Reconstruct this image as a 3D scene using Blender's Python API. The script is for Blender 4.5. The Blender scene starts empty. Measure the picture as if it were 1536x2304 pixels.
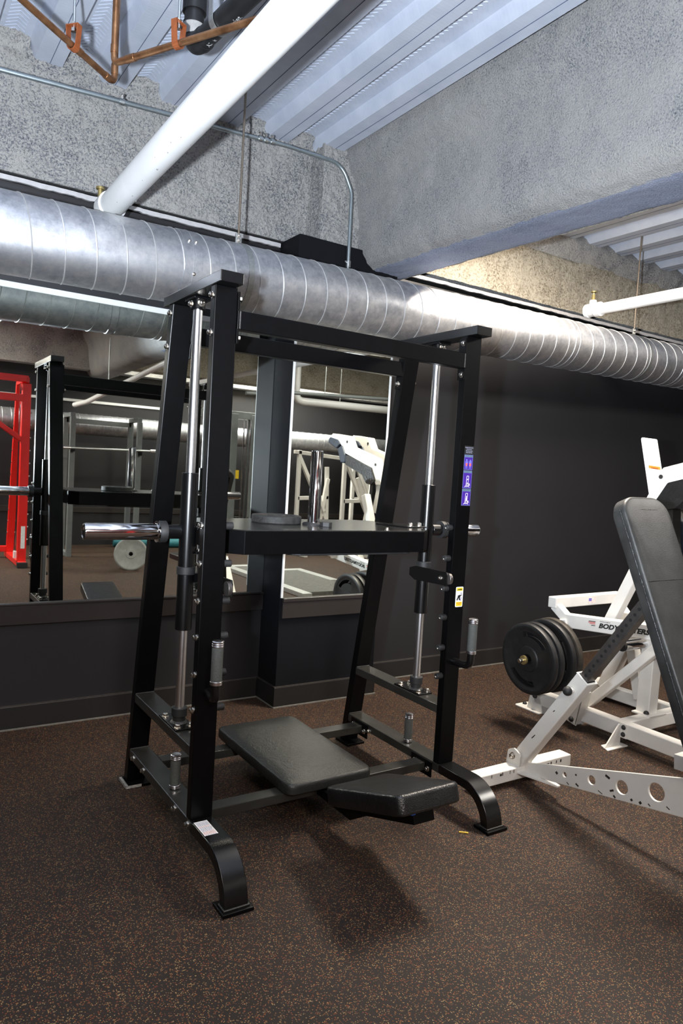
import bpy, bmesh, math, random
from math import sin, cos, pi, radians, sqrt, atan2
from mathutils import Vector, Matrix, Euler, noise

random.seed(7)
SC = bpy.context.scene
COL = SC.collection
V = Vector

# ------------------------------------------------------------------ materials
MATS = {}

def new_mat(name):
    m = bpy.data.materials.new(name)
    m.use_nodes = True
    nt = m.node_tree
    b = nt.nodes['Principled BSDF']
    MATS[name] = m
    return m, nt, b

def N(nt, t, **kw):
    n = nt.nodes.new(t)
    for k, v in kw.items():
        setattr(n, k, v)
    return n

def coords(nt, scale=(1, 1, 1)):
    tc = N(nt, 'ShaderNodeTexCoord')
    mp = N(nt, 'ShaderNodeMapping')
    mp.inputs['Scale'].default_value = scale
    nt.links.new(tc.outputs['Object'], mp.inputs['Vector'])
    return mp.outputs['Vector']

def noise_tex(nt, vec, scale, detail=4, rough=.6):
    n = N(nt, 'ShaderNodeTexNoise')
    n.inputs['Scale'].default_value = scale
    n.inputs['Detail'].default_value = detail
    n.inputs['Roughness'].default_value = rough
    nt.links.new(vec, n.inputs['Vector'])
    return n.outputs['Fac']

def ramp(nt, fac, stops):
    r = N(nt, 'ShaderNodeValToRGB')
    e = r.color_ramp.elements
    while len(e) < len(stops):
        e.new(.5)
    for i, (p, c) in enumerate(stops):
        e[i].position = p
        e[i].color = (c[0], c[1], c[2], 1) if not isinstance(c, (int, float)) else (c, c, c, 1)
    nt.links.new(fac, r.inputs['Fac'])
    return r.outputs['Color']

def bump(nt, b, h, strength=.3, dist=.01):
    n = N(nt, 'ShaderNodeBump')
    n.inputs['Strength'].default_value = strength
    n.inputs['Distance'].default_value = dist
    nt.links.new(h, n.inputs['Height'])
    nt.links.new(n.outputs['Normal'], b.inputs['Normal'])

def basic(name, col, rough=.5, metal=0., nscale=60, var=.15, bstr=.0, spec=.5, coat=0., bscale=None):
    m, nt, b = new_mat(name)
    vec = coords(nt)
    f = noise_tex(nt, vec, nscale)
    c = ramp(nt, f, [(.3, [x * (1 - var) for x in col]), (.7, [min(1, x * (1 + var)) for x in col])])
    nt.links.new(c, b.inputs['Base Color'])
    b.inputs['Roughness'].default_value = rough
    b.inputs['Metallic'].default_value = metal
    b.inputs['Specular IOR Level'].default_value = spec
    if coat:
        b.inputs['Coat Weight'].default_value = coat
        b.inputs['Coat Roughness'].default_value = .15
    if bstr:
        bump(nt, b, noise_tex(nt, vec, bscale or nscale * 4, 3), bstr, .002)
    return m

basic('black_steel', (.0016, .0016, .0019), .34, 0, 30, .25, .04, .18, bscale=700)
basic('black_steel_satin', (.0030, .0030, .0033), .25, 0, 30, .2, .0, .65)
basic('black_steel_lit', (.024, .0235, .0205), .34, 0, 12, .35, .0, .6)  # lighter black for rails and crossbars: light on their tops put into the colour
basic('black_rubber', (.014, .014, .0145), .6, 0, 40, .3, .15)
basic('chrome', (.80, .80, .82), .07, 1, 20, .03)
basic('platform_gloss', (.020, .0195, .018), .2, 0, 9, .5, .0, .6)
basic('rod_chrome', (.90, .90, .92), .27, 1, 20, .03)
basic('bolt_steel', (.72, .68, .62), .22, 1, 50, .1)
basic('grip_foam', (.062, .065, .06), .75, 0, 220, .25, .15)
basic('grip_ring', (.78, .76, .78), .25, 1, 60, .05)
basic('threaded_rod', (.23, .19, .15), .5, .8, 200, .3)
basic('rod_zinc', (.55, .58, .58), .35, 1, 90, .1)
basic('worn_steel', (.34, .33, .31), .5, .3, 60, .5)
basic('white_pipe', (.80, .80, .79), .35, 0, 12, .03, 0, coat=.2)
basic('pipe_mark', (.30, .29, .28), .6)
basic('conduit', (.40, .46, .48), .35, .9, 40, .1)
basic('black_drain', (.007, .007, .0075), .5, 0, 20, .3)
basic('clamp_steel', (.42, .43, .42), .45, .9, 80, .15)
basic('chalk', (.55, .55, .55), .9)
basic('rust_orange', (.30, .085, .028), .5, .3, 40, .2)
basic('trim_white', (.44, .43, .43), .6, 0, 30, .1)
basic('mirror_edge', (.68, .69, .68), .5, 0, 30, .05)
basic('white_paint', (.70, .68, .64), .38, 0, 9, .05, .03, coat=.15)
basic('chip_black', (.02, .018, .016), .7)
basic('grey_tube', (.17, .155, .145), .38, .85, 30, .2)
basic('hole_dark', (.004, .004, .004), .8)
basic('plate_black', (.0095, .0095, .010), .5, 0, 30, .35, .2, bscale=160)
basic('plate_rim', (.018, .0175, .0165), .7, 0, 60, .6, .4, bscale=160)
basic('plate_worn', (.040, .033, .025), .6, .2, 18, .5, .25, bscale=160)
basic('plate_grey', (.24, .245, .23), .6, 0, 14, .15, .1)
basic('red_paint', (.78, .014, .010), .35, 0, 10, .08, coat=.2)
basic('grey_paint', (.14, .155, .155), .45, 0, 10, .1)
basic('teal_foam', (.02, .16, .19), .6)
basic('navy_vinyl', (.02, .028, .045), .5, 0, 30, .2)
basic('sticker_white', (.82, .81, .80), .5)
basic('sticker_text', (.30, .30, .40), .7)
basic('sticker_textred', (.60, .25, .22), .7)
basic('sticker_purple', (.045, .012, .22), .45, 0, 60, .1)
basic('sticker_frame', (.10, .10, .33), .45)
basic('sticker_teal', (.09, .14, .19), .45)
basic('sticker_figure', (.62, .56, .66), .5)
basic('sticker_body', (.13, .13, .50), .5)
basic('sticker_red', (.75, .10, .09), .5)
basic('sticker_yellow', (.80, .55, .02), .45)
basic('sticker_orange', (.80, .22, .02), .5)
basic('ink_black', (.012, .012, .012), .5)
basic('ink_red', (.55, .06, .05), .5)
basic('ink_blue', (.18, .15, .50), .5)
basic('ink_pink', (.75, .50, .45), .5)
basic('tape_blue', (.01, .07, .35), .6)
basic('straw_yellow', (.70, .45, .06), .6)
basic('paper', (.42, .37, .29), .8)
basic('lamp_housing', (.75, .75, .73), .5)
basic('brass', (.42, .33, .14), .4, .8)
basic('tread_plate', (.60, .62, .60), .35, .5, 30, .1, .6, bscale=55)
basic('rubber_mat', (.11, .11, .10), .75, 0, 30, .25, .3)
basic('weld', (.06, .058, .055), .45, .6, 300, .5, .6, bscale=500)

# copper
m, nt, b = new_mat('copper')
vec = coords(nt)
nt.links.new(ramp(nt, noise_tex(nt, vec, 14), [(.3, (.17, .075, .033)), (.55, (.36, .18, .085)), (.75, (.50, .28, .14))]), b.inputs['Base Color'])
b.inputs['Metallic'].default_value = .85
b.inputs['Roughness'].default_value = .38

# black vinyl upholstery: fine leather grain and broad creases
def vinyl(name, col, crease=.25, rough=.42, bs=.25):
    m, nt, b = new_mat(name)
    vec = coords(nt)
    nt.links.new(ramp(nt, noise_tex(nt, vec, 11, 5), [(.35, [c * .7 for c in col]), (.7, [c * 1.35 for c in col])]), b.inputs['Base Color'])
    b.inputs['Roughness'].default_value = rough
    vo = N(nt, 'ShaderNodeTexVoronoi')
    vo.inputs['Scale'].default_value = 260
    nt.links.new(vec, vo.inputs['Vector'])
    w = N(nt, 'ShaderNodeTexNoise')
    w.inputs['Scale'].default_value = 16
    w.inputs['Detail'].default_value = 6
    w.inputs['Distortion'].default_value = 2.5
    nt.links.new(vec, w.inputs['Vector'])
    mx = N(nt, 'ShaderNodeMath', operation='MULTIPLY_ADD')
    nt.links.new(w.outputs['Fac'], mx.inputs[0])
    mx.inputs[1].default_value = crease * 8
    nt.links.new(vo.outputs['Distance'], mx.inputs[2])
    bump(nt, b, mx.outputs[0], bs, .003)
    return m
vinyl('vinyl_worn', (.0125, .013, .0115), .38, .46, .25)
vinyl('vinyl_black', (.0085, .0085, .009), .45, .36)
vinyl('vinyl_grey', (.027, .027, .026), .03, .45, .10)

# mirror glass
m, nt, b = new_mat('mirror_glass')
vec = coords(nt)
nt.links.new(ramp(nt, noise_tex(nt, vec, 2.2, 3), [(.3, (.80, .85, .81)), (.7, (.86, .90, .86))]), b.inputs['Base Color'])
b.inputs['Metallic'].default_value = 1
b.inputs['Roughness'].default_value = .012

# galvanised spiral duct
m, nt, b = new_mat('galvanised')
vec = coords(nt)
f1 = noise_tex(nt, vec, 13, 7, .72)
vo = N(nt, 'ShaderNodeTexVoronoi')
vo.inputs['Scale'].default_value = 42
nt.links.new(vec, vo.inputs['Vector'])
mx = N(nt, 'ShaderNodeMath', operation='MULTIPLY_ADD')
nt.links.new(vo.outputs['Color'], mx.inputs[0]); mx.inputs[1].default_value = .10
nt.links.new(f1, mx.inputs[2])
nt.links.new(ramp(nt, mx.outputs[0], [(.30, (.28, .28, .31)), (.5, (.47, .48, .51)), (.72, (.68, .68, .69))]), b.inputs['Base Color'])
b.inputs['Metallic'].default_value = .92
r = ramp(nt, mx.outputs[0], [(.3, .52), (.8, .40)])
nt.links.new(r, b.inputs['Roughness'])
basic('duct_seam', (.60, .60, .60), .42, .7, 30, .1)

# sprayed fireproofing
def fireproof(name, cols, bs, fs=75, st=(.40, .52, .64), ms=60):
    m, nt, b = new_mat(name)
    vec = coords(nt)
    fine = noise_tex(nt, vec, fs, 5, .72)
    broad = noise_tex(nt, vec, 3.2, 4, .6)
    mx = N(nt, 'ShaderNodeMath', operation='MULTIPLY_ADD')
    nt.links.new(fine, mx.inputs[0]); mx.inputs[1].default_value = .85
    ml = N(nt, 'ShaderNodeMath', operation='MULTIPLY')
    nt.links.new(broad, ml.inputs[0]); ml.inputs[1].default_value = .30
    nt.links.new(ml.outputs[0], mx.inputs[2])
    nt.links.new(ramp(nt, mx.outputs[0], [(st[0], cols[0]), (st[1], cols[1]), (st[2], cols[2])]), b.inputs['Base Color'])
    b.inputs['Roughness'].default_value = .95
    b.inputs['Specular IOR Level'].default_value = .1
    mid = noise_tex(nt, vec, ms, 5, .7)
    bump(nt, b, mid, bs, .02)
    return m
fireproof('fireproof_grey', [(.055, .06, .078), (.22, .225, .24), (.46, .445, .42)], 1.0, 105, (.385, .50, .585))
fireproof('fireproof_beam', [(.075, .085, .105), (.27, .275, .285), (.40, .39, .375)], .8, 150, (.40, .49, .60), 120)
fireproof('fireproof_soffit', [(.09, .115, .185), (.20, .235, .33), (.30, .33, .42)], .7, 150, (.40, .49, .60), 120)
fireproof('fireproof_tan', [(.06, .05, .038), (.30, .26, .20), (.47, .43, .35)], 1.0, 65, (.40, .50, .62))

# steel roof deck
m, nt, b = new_mat('deck_paint')
vec = coords(nt)
nt.links.new(ramp(nt, noise_tex(nt, vec, 7, 5), [(.3, (.50, .545, .64)), (.7, (.60, .64, .73))]), b.inputs['Base Color'])
b.inputs['Roughness'].default_value = .42
b.inputs['Metallic'].default_value = .25
wv = N(nt, 'ShaderNodeTexWave')
wv.wave_type = 'BANDS'; wv.bands_direction = 'Y'
wv.inputs['Scale'].default_value = 16
wv.inputs['Distortion'].default_value = 0
nt.links.new(vec, wv.inputs['Vector'])
bump(nt, b, wv.outputs['Fac'], .06, .003)
basic('deck_seam', (.05, .07, .14), .6)

# rubber floor with coloured flecks
m, nt, b = new_mat('rubber_floor')
vec = coords(nt)
base = ramp(nt, noise_tex(nt, vec, 1.6, 4), [(.3, (.0160, .0120, .0104)), (.7, (.0235, .0168, .0143))])
def flecks(scale, thr, colstops, last, seed):
    vo = N(nt, 'ShaderNodeTexVoronoi')
    vo.inputs['Scale'].default_value = scale
    off = N(nt, 'ShaderNodeVectorMath', operation='ADD')
    off.inputs[1].default_value = (seed, seed * 2.3, seed * .7)
    wob = N(nt, 'ShaderNodeTexNoise'); wob.inputs['Scale'].default_value = scale * 1.3
    nt.links.new(vec, wob.inputs['Vector'])
    sc = N(nt, 'ShaderNodeVectorMath', operation='SCALE'); sc.inputs['Scale'].default_value = .9 / scale
    nt.links.new(wob.outputs['Color'], sc.inputs[0])
    ad = N(nt, 'ShaderNodeVectorMath', operation='ADD')
    nt.links.new(vec, ad.inputs[0]); nt.links.new(sc.outputs[0], ad.inputs[1])
    nt.links.new(ad.outputs[0], off.inputs[0])
    nt.links.new(off.outputs[0], vo.inputs['Vector'])
    sp = N(nt, 'ShaderNodeSeparateColor')
    nt.links.new(vo.outputs['Color'], sp.inputs[0])
    pick = N(nt, 'ShaderNodeMath', operation='GREATER_THAN')
    nt.links.new(sp.outputs[0], pick.inputs[0]); pick.inputs[1].default_value = thr
    near = N(nt, 'ShaderNodeMath', operation='LESS_THAN')
    nt.links.new(vo.outputs['Distance'], near.inputs[0]); near.inputs[1].default_value = .42
    mu = N(nt, 'ShaderNodeMath', operation='MULTIPLY')
    nt.links.new(pick.outputs[0], mu.inputs[0]); nt.links.new(near.outputs[0], mu.inputs[1])
    colr = ramp(nt, sp.outputs[1], colstops)
    mix = N(nt, 'ShaderNodeMix', data_type='RGBA')
    nt.links.new(mu.outputs[0], mix.inputs['Factor'])
    nt.links.new(last, mix.inputs['A']); nt.links.new(colr, mix.inputs['B'])
    return mix.outputs['Result']
c1 = flecks(170, .66, [(.0, (.115, .028, .016)), (.45, (.14, .052, .021)), (.75, (.07, .048, .032)), (1., (.19, .11, .05))], base, 0)
c2 = flecks(270, .82, [(.0, (.19, .045, .02)), (.5, (.28, .16, .06)), (1., (.34, .25, .13))], c1, 5.1)
nt.links.new(c2, b.inputs['Base Color'])
b.inputs['Roughness'].default_value = .66
b.inputs['Specular IOR Level'].default_value = .22
bump(nt, b, noise_tex(nt, vec, 210, 3), .25, .002)

# black wall paint
def wall_mat(name, col, rough, spec=.5):
    m, nt, b = new_mat(name)
    b.inputs['Specular IOR Level'].default_value = spec
    vec = coords(nt)
    nt.links.new(ramp(nt, noise_tex(nt, vec, 2.0, 5), [(.3, [c * .88 for c in col]), (.7, [c * 1.12 for c in col])]), b.inputs['Base Color'])
    b.inputs['Roughness'].default_value = rough
    bump(nt, b, noise_tex(nt, vec, 420, 2), .12, .001)
wall_mat('wall_black', (.0118, .0115, .0134), .48)
wall_mat('wall_lower', (.0165, .0150, .0145), .5)
wall_mat('ledge_paint', (.022, .0175, .0165), .42)
wall_mat('skirting_rubber', (.0125, .0115, .0115), .45)
wall_mat('column_paint', (.0088, .0092, .0112), .55, .05)
basic('floor_edge', (.15, .145, .13), .8)

def emis(name, col, strength):
    m, nt, b = new_mat(name)
    b.inputs['Base Color'].default_value = (.8, .8, .8, 1)
    b.inputs['Emission Color'].default_value = (*col, 1)
    b.inputs['Emission Strength'].default_value = strength
    return m

# ------------------------------------------------------------------ mesh kit
class MB:
    """collects shapes for one mesh object"""
    def __init__(self):
        self.bm = bmesh.new()
        self.smooth = False

    def box(self, x0, x1, y0, y1, z0, z1, mat=None):
        M = Matrix.Translation(((x0 + x1) / 2, (y0 + y1) / 2, (z0 + z1) / 2)) @ Matrix.Diagonal((abs(x1 - x0), abs(y1 - y0), abs(z1 - z0), 1))
        if mat is not None:
            M = mat @ M
        bmesh.ops.create_cube(self.bm, size=1, matrix=M)
        return self

    def prism(self, poly, axis, a0, a1):
        """polygon in the two other axes, extruded along axis from a0 to a1"""
        def P(p, a):
            return {'x': (a, p[0], p[1]), 'y': (p[0], a, p[1]), 'z': (p[0], p[1], a)}[axis]
        v0 = [self.bm.verts.new(P(p, a0)) for p in poly]
        v1 = [self.bm.verts.new(P(p, a1)) for p in poly]
        n = len(poly)
        self.bm.faces.new(v0[::-1]); self.bm.faces.new(v1)
        for i in range(n):
            self.bm.faces.new((v0[i], v0[(i + 1) % n], v1[(i + 1) % n], v1[i]))
        return self

    def cyl(self, p0, p1, r, seg=24, r2=None, cap=True):
        p0, p1 = V(p0), V(p1)
        d = p1 - p0
        M = Matrix.Translation((p0 + p1) / 2) @ d.to_track_quat('Z', 'Y').to_matrix().to_4x4()
        bmesh.ops.create_cone(self.bm, cap_ends=cap, segments=seg, radius1=r, radius2=r if r2 is None else r2, depth=d.length, matrix=M)
        return self

    def bar(self, p0, p1, w, h, up=(0, 0, 1)):
        """rectangular bar from p0 to p1: w across, h along 'up'"""
        p0, p1, up = V(p0), V(p1), V(up)
        d = (p1 - p0).normalized()
        s = d.cross(up)
        s.normalize()
        u = s.cross(d).normalized()
        vs = []
        for p in (p0, p1):
            for a, c in ((-1, -1), (1, -1), (1, 1), (-1, 1)):
                vs.append(self.bm.verts.new(p + s * (a * w / 2) + u * (c * h / 2)))
        f = self.bm.faces.new
        f((vs[3], vs[2], vs[1], vs[0])); f((vs[4], vs[5], vs[6], vs[7]))
        for i in range(4):
            j = (i + 1) % 4
            f((vs[i], vs[j], vs[4 + j], vs[4 + i]))
        return self

    def tube(self, pts, r, seg=14, cap=True):
        pts = [V(p) for p in pts]
        rings = []
        t = (pts[1] - pts[0]).normalized()
        nrm = t.orthogonal().normalized()
        for i, p in enumerate(pts):
            if i == 0: tt = (pts[1] - p).normalized()
            elif i == len(pts) - 1: tt = (p - pts[i - 1]).normalized()
            else: tt = ((pts[i + 1] - p).normalized() + (p - pts[i - 1]).normalized()).normalized()
            nrm = (nrm - tt * nrm.dot(tt)).normalized()
            bn = tt.cross(nrm)
            rings.append([self.bm.verts.new(p + nrm * (r * cos(2 * pi * k / seg)) + bn * (r * sin(2 * pi * k / seg))) for k in range(seg)])
        for a, b in zip(rings, rings[1:]):
            for k in range(seg):
                self.bm.faces.new((a[k], a[(k + 1) % seg], b[(k + 1) % seg], b[k]))
        if cap:
            self.bm.faces.new(rings[0][::-1]); self.bm.faces.new(rings[-1])
        return self

    def lathe(self, prof, M, seg=48):
        """profile [(r, z)] turned about local Z"""
        rings = []
        for r, z in prof:
            if r < 1e-6:
                rings.append([self.bm.verts.new(M @ V((0, 0, z)))])
            else:
                rings.append([self.bm.verts.new(M @ V((r * cos(2 * pi * k / seg), r * sin(2 * pi * k / seg), z))) for k in range(seg)])
        for a, b in zip(rings, rings[1:]):
            for k in range(seg):
                k2 = (k + 1) % seg
                if len(a) == 1 and len(b) == 1: continue
                if len(a) == 1: self.bm.faces.new((a[0], b[k2], b[k]))
                elif len(b) == 1: self.bm.faces.new((a[k], a[k2], b[0]))
                else: self.bm.faces.new((a[k], a[k2], b[k2], b[k]))
        return self

    def sphere(self, c, r, sx=1, sy=1, sz=1, u=16, v=10):
        bmesh.ops.create_uvsphere(self.bm, u_segments=u, v_segments=v, radius=r, matrix=Matrix.Translation(c) @ Matrix.Diagonal((sx, sy, sz, 1)))
        return self

    def build(self, name, mat, parent=None, bevel=0, smooth=False, label=None, loc=None):
        bmesh.ops.recalc_face_normals(self.bm, faces=self.bm.faces[:])
        me = bpy.data.meshes.new(name)
        self.bm.to_mesh(me); self.bm.free()
        me.materials.append(MATS[mat])
        if smooth:
            for p in me.polygons: p.use_smooth = True
            me.set_sharp_from_angle(angle=radians(40))
        o = bpy.data.objects.new(name, me)
        COL.objects.link(o)
        if parent is not None:
            o.parent = parent
            o.matrix_parent_inverse = parent_world(parent).inverted()
        if bevel:
            md = o.modifiers.new('bevel', 'BEVEL')
            md.width = bevel; md.segments = 2; md.limit_method = 'ANGLE'; md.angle_limit = radians(35)
        if label: o['label'] = label
        return o

def parent_world(o):
    m = o.matrix_basis.copy()
    if o.parent is not None:
        m = parent_world(o.parent) @ o.matrix_parent_inverse @ m
    return m

def tag(o, label, cat, group=None, kind=None):
    o['label'] = label; o['category'] = cat
    if group: o['group'] = group
    if kind: o['kind'] = kind
    return o

def struct(o):
    o['kind'] = 'structure'
    return o

def thing(name, loc, label, cat, group=None):
    o = bpy.data.objects.new(name, None)
    o.location = loc; o.empty_display_size = .1
    COL.objects.link(o)
    return tag(o, label, cat, group)

def copy_part(o, parent, M):
    """a copy of a part placed by world matrix M relative to the source"""
    c = o.copy(); COL.objects.link(c)
    c.parent = parent
    c.matrix_parent_inverse = parent_world(parent).inverted()
    c.matrix_basis = M
    return c

def arc(c, r, a0, a1, n, plane='yz', fix=0.):
    out = []
    for i in range(n + 1):
        a = a0 + (a1 - a0) * i / n
        p, q = c[0] + r * cos(a), c[1] + r * sin(a)
        out.append((fix, p, q) if plane == 'yz' else (p, fix, q) if plane == 'xz' else (p, q, fix))
    return out

def fillet(pts, r, n=6):
    """round the corners of a 3-D polyline"""
    pts = [V(p) for p in pts]
    out = [pts[0]]
    for a, b, c in zip(pts, pts[1:], pts[2:]):
        u, w = (a - b).normalized(), (c - b).normalized()
        ang = u.angle(w)
        d = min(r / math.tan(ang / 2), (a - b).length * .49, (c - b).length * .49)
        p, q = b + u * d, b + w * d
        for i in range(n + 1):
            t = i / n
            out.append(p * (1 - t) ** 2 + b * (2 * t * (1 - t)) + q * t ** 2)
    out.append(pts[-1])
    return out

def rounded_poly(poly, r, n=5):
    out = []
    L = len(poly)
    for i in range(L):
        a, b, c = V((*poly[i - 1], 0)), V((*poly[i], 0)), V((*poly[(i + 1) % L], 0))
        u, w = (a - b).normalized(), (c - b).normalized()
        d = r / math.tan(u.angle(w) / 2)
        p, q = b + u * d, b + w * d
        for k in range(n + 1):
            t = k / n
            s = p * (1 - t) ** 2 + b * (2 * t * (1 - t)) + q * t ** 2
            out.append((s.x, s.y))
    return out

def cushion(poly, z0, z1, M, crown=.008, edge=.012):
    """upholstered pad: rounded outline (local xy), soft top edge, slight crown"""
    mb = MB()
    cx = sum(p[0] for p in poly) / len(poly); cy = sum(p[1] for p in poly) / len(poly)
    def ring(scale_in, z):
        vs = []
        for p in poly:
            d = V((p[0] - cx, p[1] - cy, 0)); l = d.length
            q = d * max(0, (l - scale_in) / l)
            vs.append(mb.bm.verts.new(M @ V((cx + q.x, cy + q.y, z))))
        return vs
    layers = [(edge * .6, z0), (0, z0 + edge * .5), (0, z1 - edge), (edge * .12, z1 - edge * .55), (edge * .4, z1 - edge * .18), (edge, z1)]
    big = min((V((p[0] - cx, p[1] - cy)).length for p in poly))
    for s, c in ((.25, .35), (.5, .65), (.75, .9)):
        layers.append((edge + (big - edge) * s, z1 + crown * c))
    rings = [ring(*l) for l in layers]
    n = len(poly)
    for a, b in zip(rings, rings[1:]):
        for i in range(n):
            j = (i + 1) % n
            mb.bm.faces.new((a[i], a[j], b[j], b[i]))
    top = mb.bm.verts.new(M @ V((cx, cy, z1 + crown)))
    for i in range(n):
        mb.bm.faces.new((rings[-1][i], rings[-1][(i + 1) % n], top))
    mb.bm.faces.new(rings[0][::-1])
    return mb

def text_mesh(name, txt, mat, M, size, parent=None, shear=0., bold=0., align='LEFT', depth=.0004, bend=None, width=None):
    cu = bpy.data.curves.new(name, 'FONT')
    cu.body = txt; cu.size = size; cu.shear = shear; cu.offset = bold
    cu.align_x = align; cu.extrude = depth; cu.resolution_u = 3
    tmp = bpy.data.objects.new(name + '_tmp', cu)
    COL.objects.link(tmp)
    dg = bpy.context.evaluated_depsgraph_get(); dg.update()
    me = bpy.data.meshes.new_from_object(tmp.evaluated_get(dg))
    bpy.data.objects.remove(tmp)
    if width:
        xs = [v.co.x for v in me.vertices]
        k = width / (max(xs) - min(xs))
        for v in me.vertices: v.co.x *= k
    if bend:
        for v in me.vertices: v.co = bend(v.co)
    me.transform(M)
    me.materials.clear(); me.materials.append(MATS[mat])
    o = bpy.data.objects.new(name, me); COL.objects.link(o)
    if parent is not None:
        o.parent = parent; o.matrix_parent_inverse = parent_world(parent).inverted()
    return o

def frame(origin, xdir, ydir):
    x = V(xdir).normalized(); y = V(ydir); y = (y - x * y.dot(x)).normalized(); z = x.cross(y)
    return Matrix.Translation(origin) @ Matrix((x, y, z)).transposed().to_4x4()

def rough_sheet(name, mat, P, nu, nv, amp, freq, nrm, extra=None, edge_keep=False):
    """sprayed surface: P(u, v) -> point, pushed along nrm by layered noise"""
    bm = bmesh.new()
    grid = []
    for i in range(nu + 1):
        row = []
        for j in range(nv + 1):
            p = V(P(i / nu, j / nv)); n = V(nrm(i / nu, j / nv)) if callable(nrm) else V(nrm)
            h = noise.fractal(p * freq, .9, 2.1, 4) * amp + noise.noise(p * freq * .22) * amp * 1.4
            if extra: h += extra(p)
            row.append(bm.verts.new(p + n * h))
        grid.append(row)
    for i in range(nu):
        for j in range(nv):
            bm.faces.new((grid[i][j], grid[i + 1][j], grid[i + 1][j + 1], grid[i][j + 1]))
    me = bpy.data.meshes.new(name); bm.to_mesh(me); bm.free()
    me.materials.append(MATS[mat])
    for p in me.polygons: p.use_smooth = True
    o = bpy.data.objects.new(name, me); COL.objects.link(o)
    return o

def strips(objs_parent, name, mat, rects, M, parent):
    """thin printed strips on one local plane: rects of (x0, x1, y0, y1, lift)"""
    mb = MB()
    for x0, x1, y0, y1, l in rects:
        mb.box(x0, x1, y0, y1, 0, l, M)
    return mb.build(name, mat, parent)

# ------------------------------------------------------------------ camera
CAM = V((-.9648, -2.3442, 1.4479))
rx, ry, rz = -.0572, -.0589, -.5792
RC = Euler((0, 0, rz)).to_matrix() @ Euler((rx, 0, 0)).to_matrix() @ Euler((0, ry, 0)).to_matrix()
right, fwd, up = RC @ V((1, 0, 0)), RC @ V((0, 1, 0)), RC @ V((0, 0, 1))
cd = bpy.data.cameras.new('camera'); cam = bpy.data.objects.new('camera', cd)
COL.objects.link(cam)
cam.matrix_world = Matrix.Translation(CAM) @ Matrix((right, up, -fwd)).transposed().to_4x4()
cd.sensor_fit = 'VERTICAL'; cd.sensor_height = 36; cd.sensor_width = 24
cd.lens = 36 * 1610.96 / 2304
cd.clip_start = .05
SC.camera = cam

# ------------------------------------------------------------------ room
WY = 1.63          # back wall plane
CY = 1.394         # front of the column casing
CX0, CX1 = 1.078, 1.80
DZ = 3.37          # underside of the deck ribs
XA, XB, YB = -6.0, 11.0, -6.4

mb = MB(); mb.box(XA, XB, YB, WY + .3, -.1, 0)
struct(mb.build('floor', 'rubber_floor'))

mb = MB()
mb.box(XA, CX0, WY, WY + .2, 0, 2.775); mb.box(CX1, XB, WY, WY + .2, 0, 2.775)
struct(mb.build('wall_back', 'wall_black'))
mb = MB(); mb.box(CX0, CX1, CY, WY + .2, 0, 2.81)
struct(mb.build('wall_column', 'column_paint', bevel=.003))
mb = MB(); mb.box(XA, XB, YB - .2, YB, 0, 3.6); struct(mb.build('wall_front', 'wall_black'))
mb = MB(); mb.box(XA - .2, XA, YB - .2, WY + .2, 0, 3.6); struct(mb.build('wall_left', 'wall_black'))
mb = MB(); mb.box(XB, XB + .2, YB - .2, WY + .2, 0, 3.6); struct(mb.build('wall_right', 'wall_black'))
mb = MB(); mb.box(XA, XB, WY + .16, WY + .3, 2.7, 3.7); struct(mb.build('wall_behind_beam', 'fireproof_grey'))

# baseboards: black rubber strip with a pale line on its top edge
def baseboard(name, segs):
    mb = MB()
    for s in segs: mb.box(*s, 0.006, .125)
    o = struct(mb.build(name, 'skirting_rubber', bevel=.004))
    mb = MB()
    for s in segs: mb.box(s[0], s[1], s[2] + .001, s[3], .1245, .1285)
    mb.build('top_edge', 'grey_tube', o)
    mb = MB()
    for s in segs: mb.box(s[0] - .003, s[1] + .003, s[2] - .006, s[3], 0, .007)
    mb.build('caulk_line', 'floor_edge', o)
    return o
baseboard('baseboard_left', [(XA, CX0 - .012, WY - .012, WY)])
baseboard('baseboard_column', [(CX0 - .012, CX1 + .012, CY - .012, WY)])
baseboard('baseboard_right', [(CX1 + .012, XB, WY - .012, WY)])

# ledges under the mirrors
mb = MB(); mb.box(XA, CX0, WY - .02, WY, .555, .655); mb.box(XA, CX0, WY - .026, WY, .655, .668)
struct(mb.build('trim_1', 'ledge_paint', bevel=.003))
mb = MB(); mb.box(CX0 + .012, CX1 - .005, CY - .02, CY, .545, .645); mb.box(CX0 + .012, CX1 - .005, CY - .026, CY, .645, .668)
struct(mb.build('trim_2', 'ledge_paint', bevel=.003))

# mirrors
def mirror(name, x0, x1, y, z0, z1, label):
    mb = MB(); mb.box(x0, x1, y - .006, y - .0005, z0, z1)
    o = tag(mb.build(name, 'mirror_glass'), label, 'mirror')
    return o
ml = mirror('wall_mirror', XA + .5, CX0 - .002, WY, .668, 2.265, 'large wall mirror left of the column reflecting a red rack')
mb = MB(); mb.box(XA + .5, CX0 - .002, WY - .012, WY, 2.262, 2.292); mb.build('top_channel', 'mirror_edge', ml, .002)
mr = mirror('wall_mirror', CX0 + .004, CX1 - .012, CY, .668, 2.27, 'narrow tall mirror on the column front reflecting white machines')
mb = MB(); mb.box(CX0 + .001, CX0 + .016, CY - .009, CY, .668, 2.29); mb.box(CX1 - .016, CX1 - .001, CY - .009, CY, .668, 2.29)
mb.build('side_channel', 'mirror_edge', mr, .002)
mb = MB(); mb.box(CX0, CX1, CY - .011, CY, 2.262, 2.29); mb.build('top_channel', 'mirror_edge', mr, .002)

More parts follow.
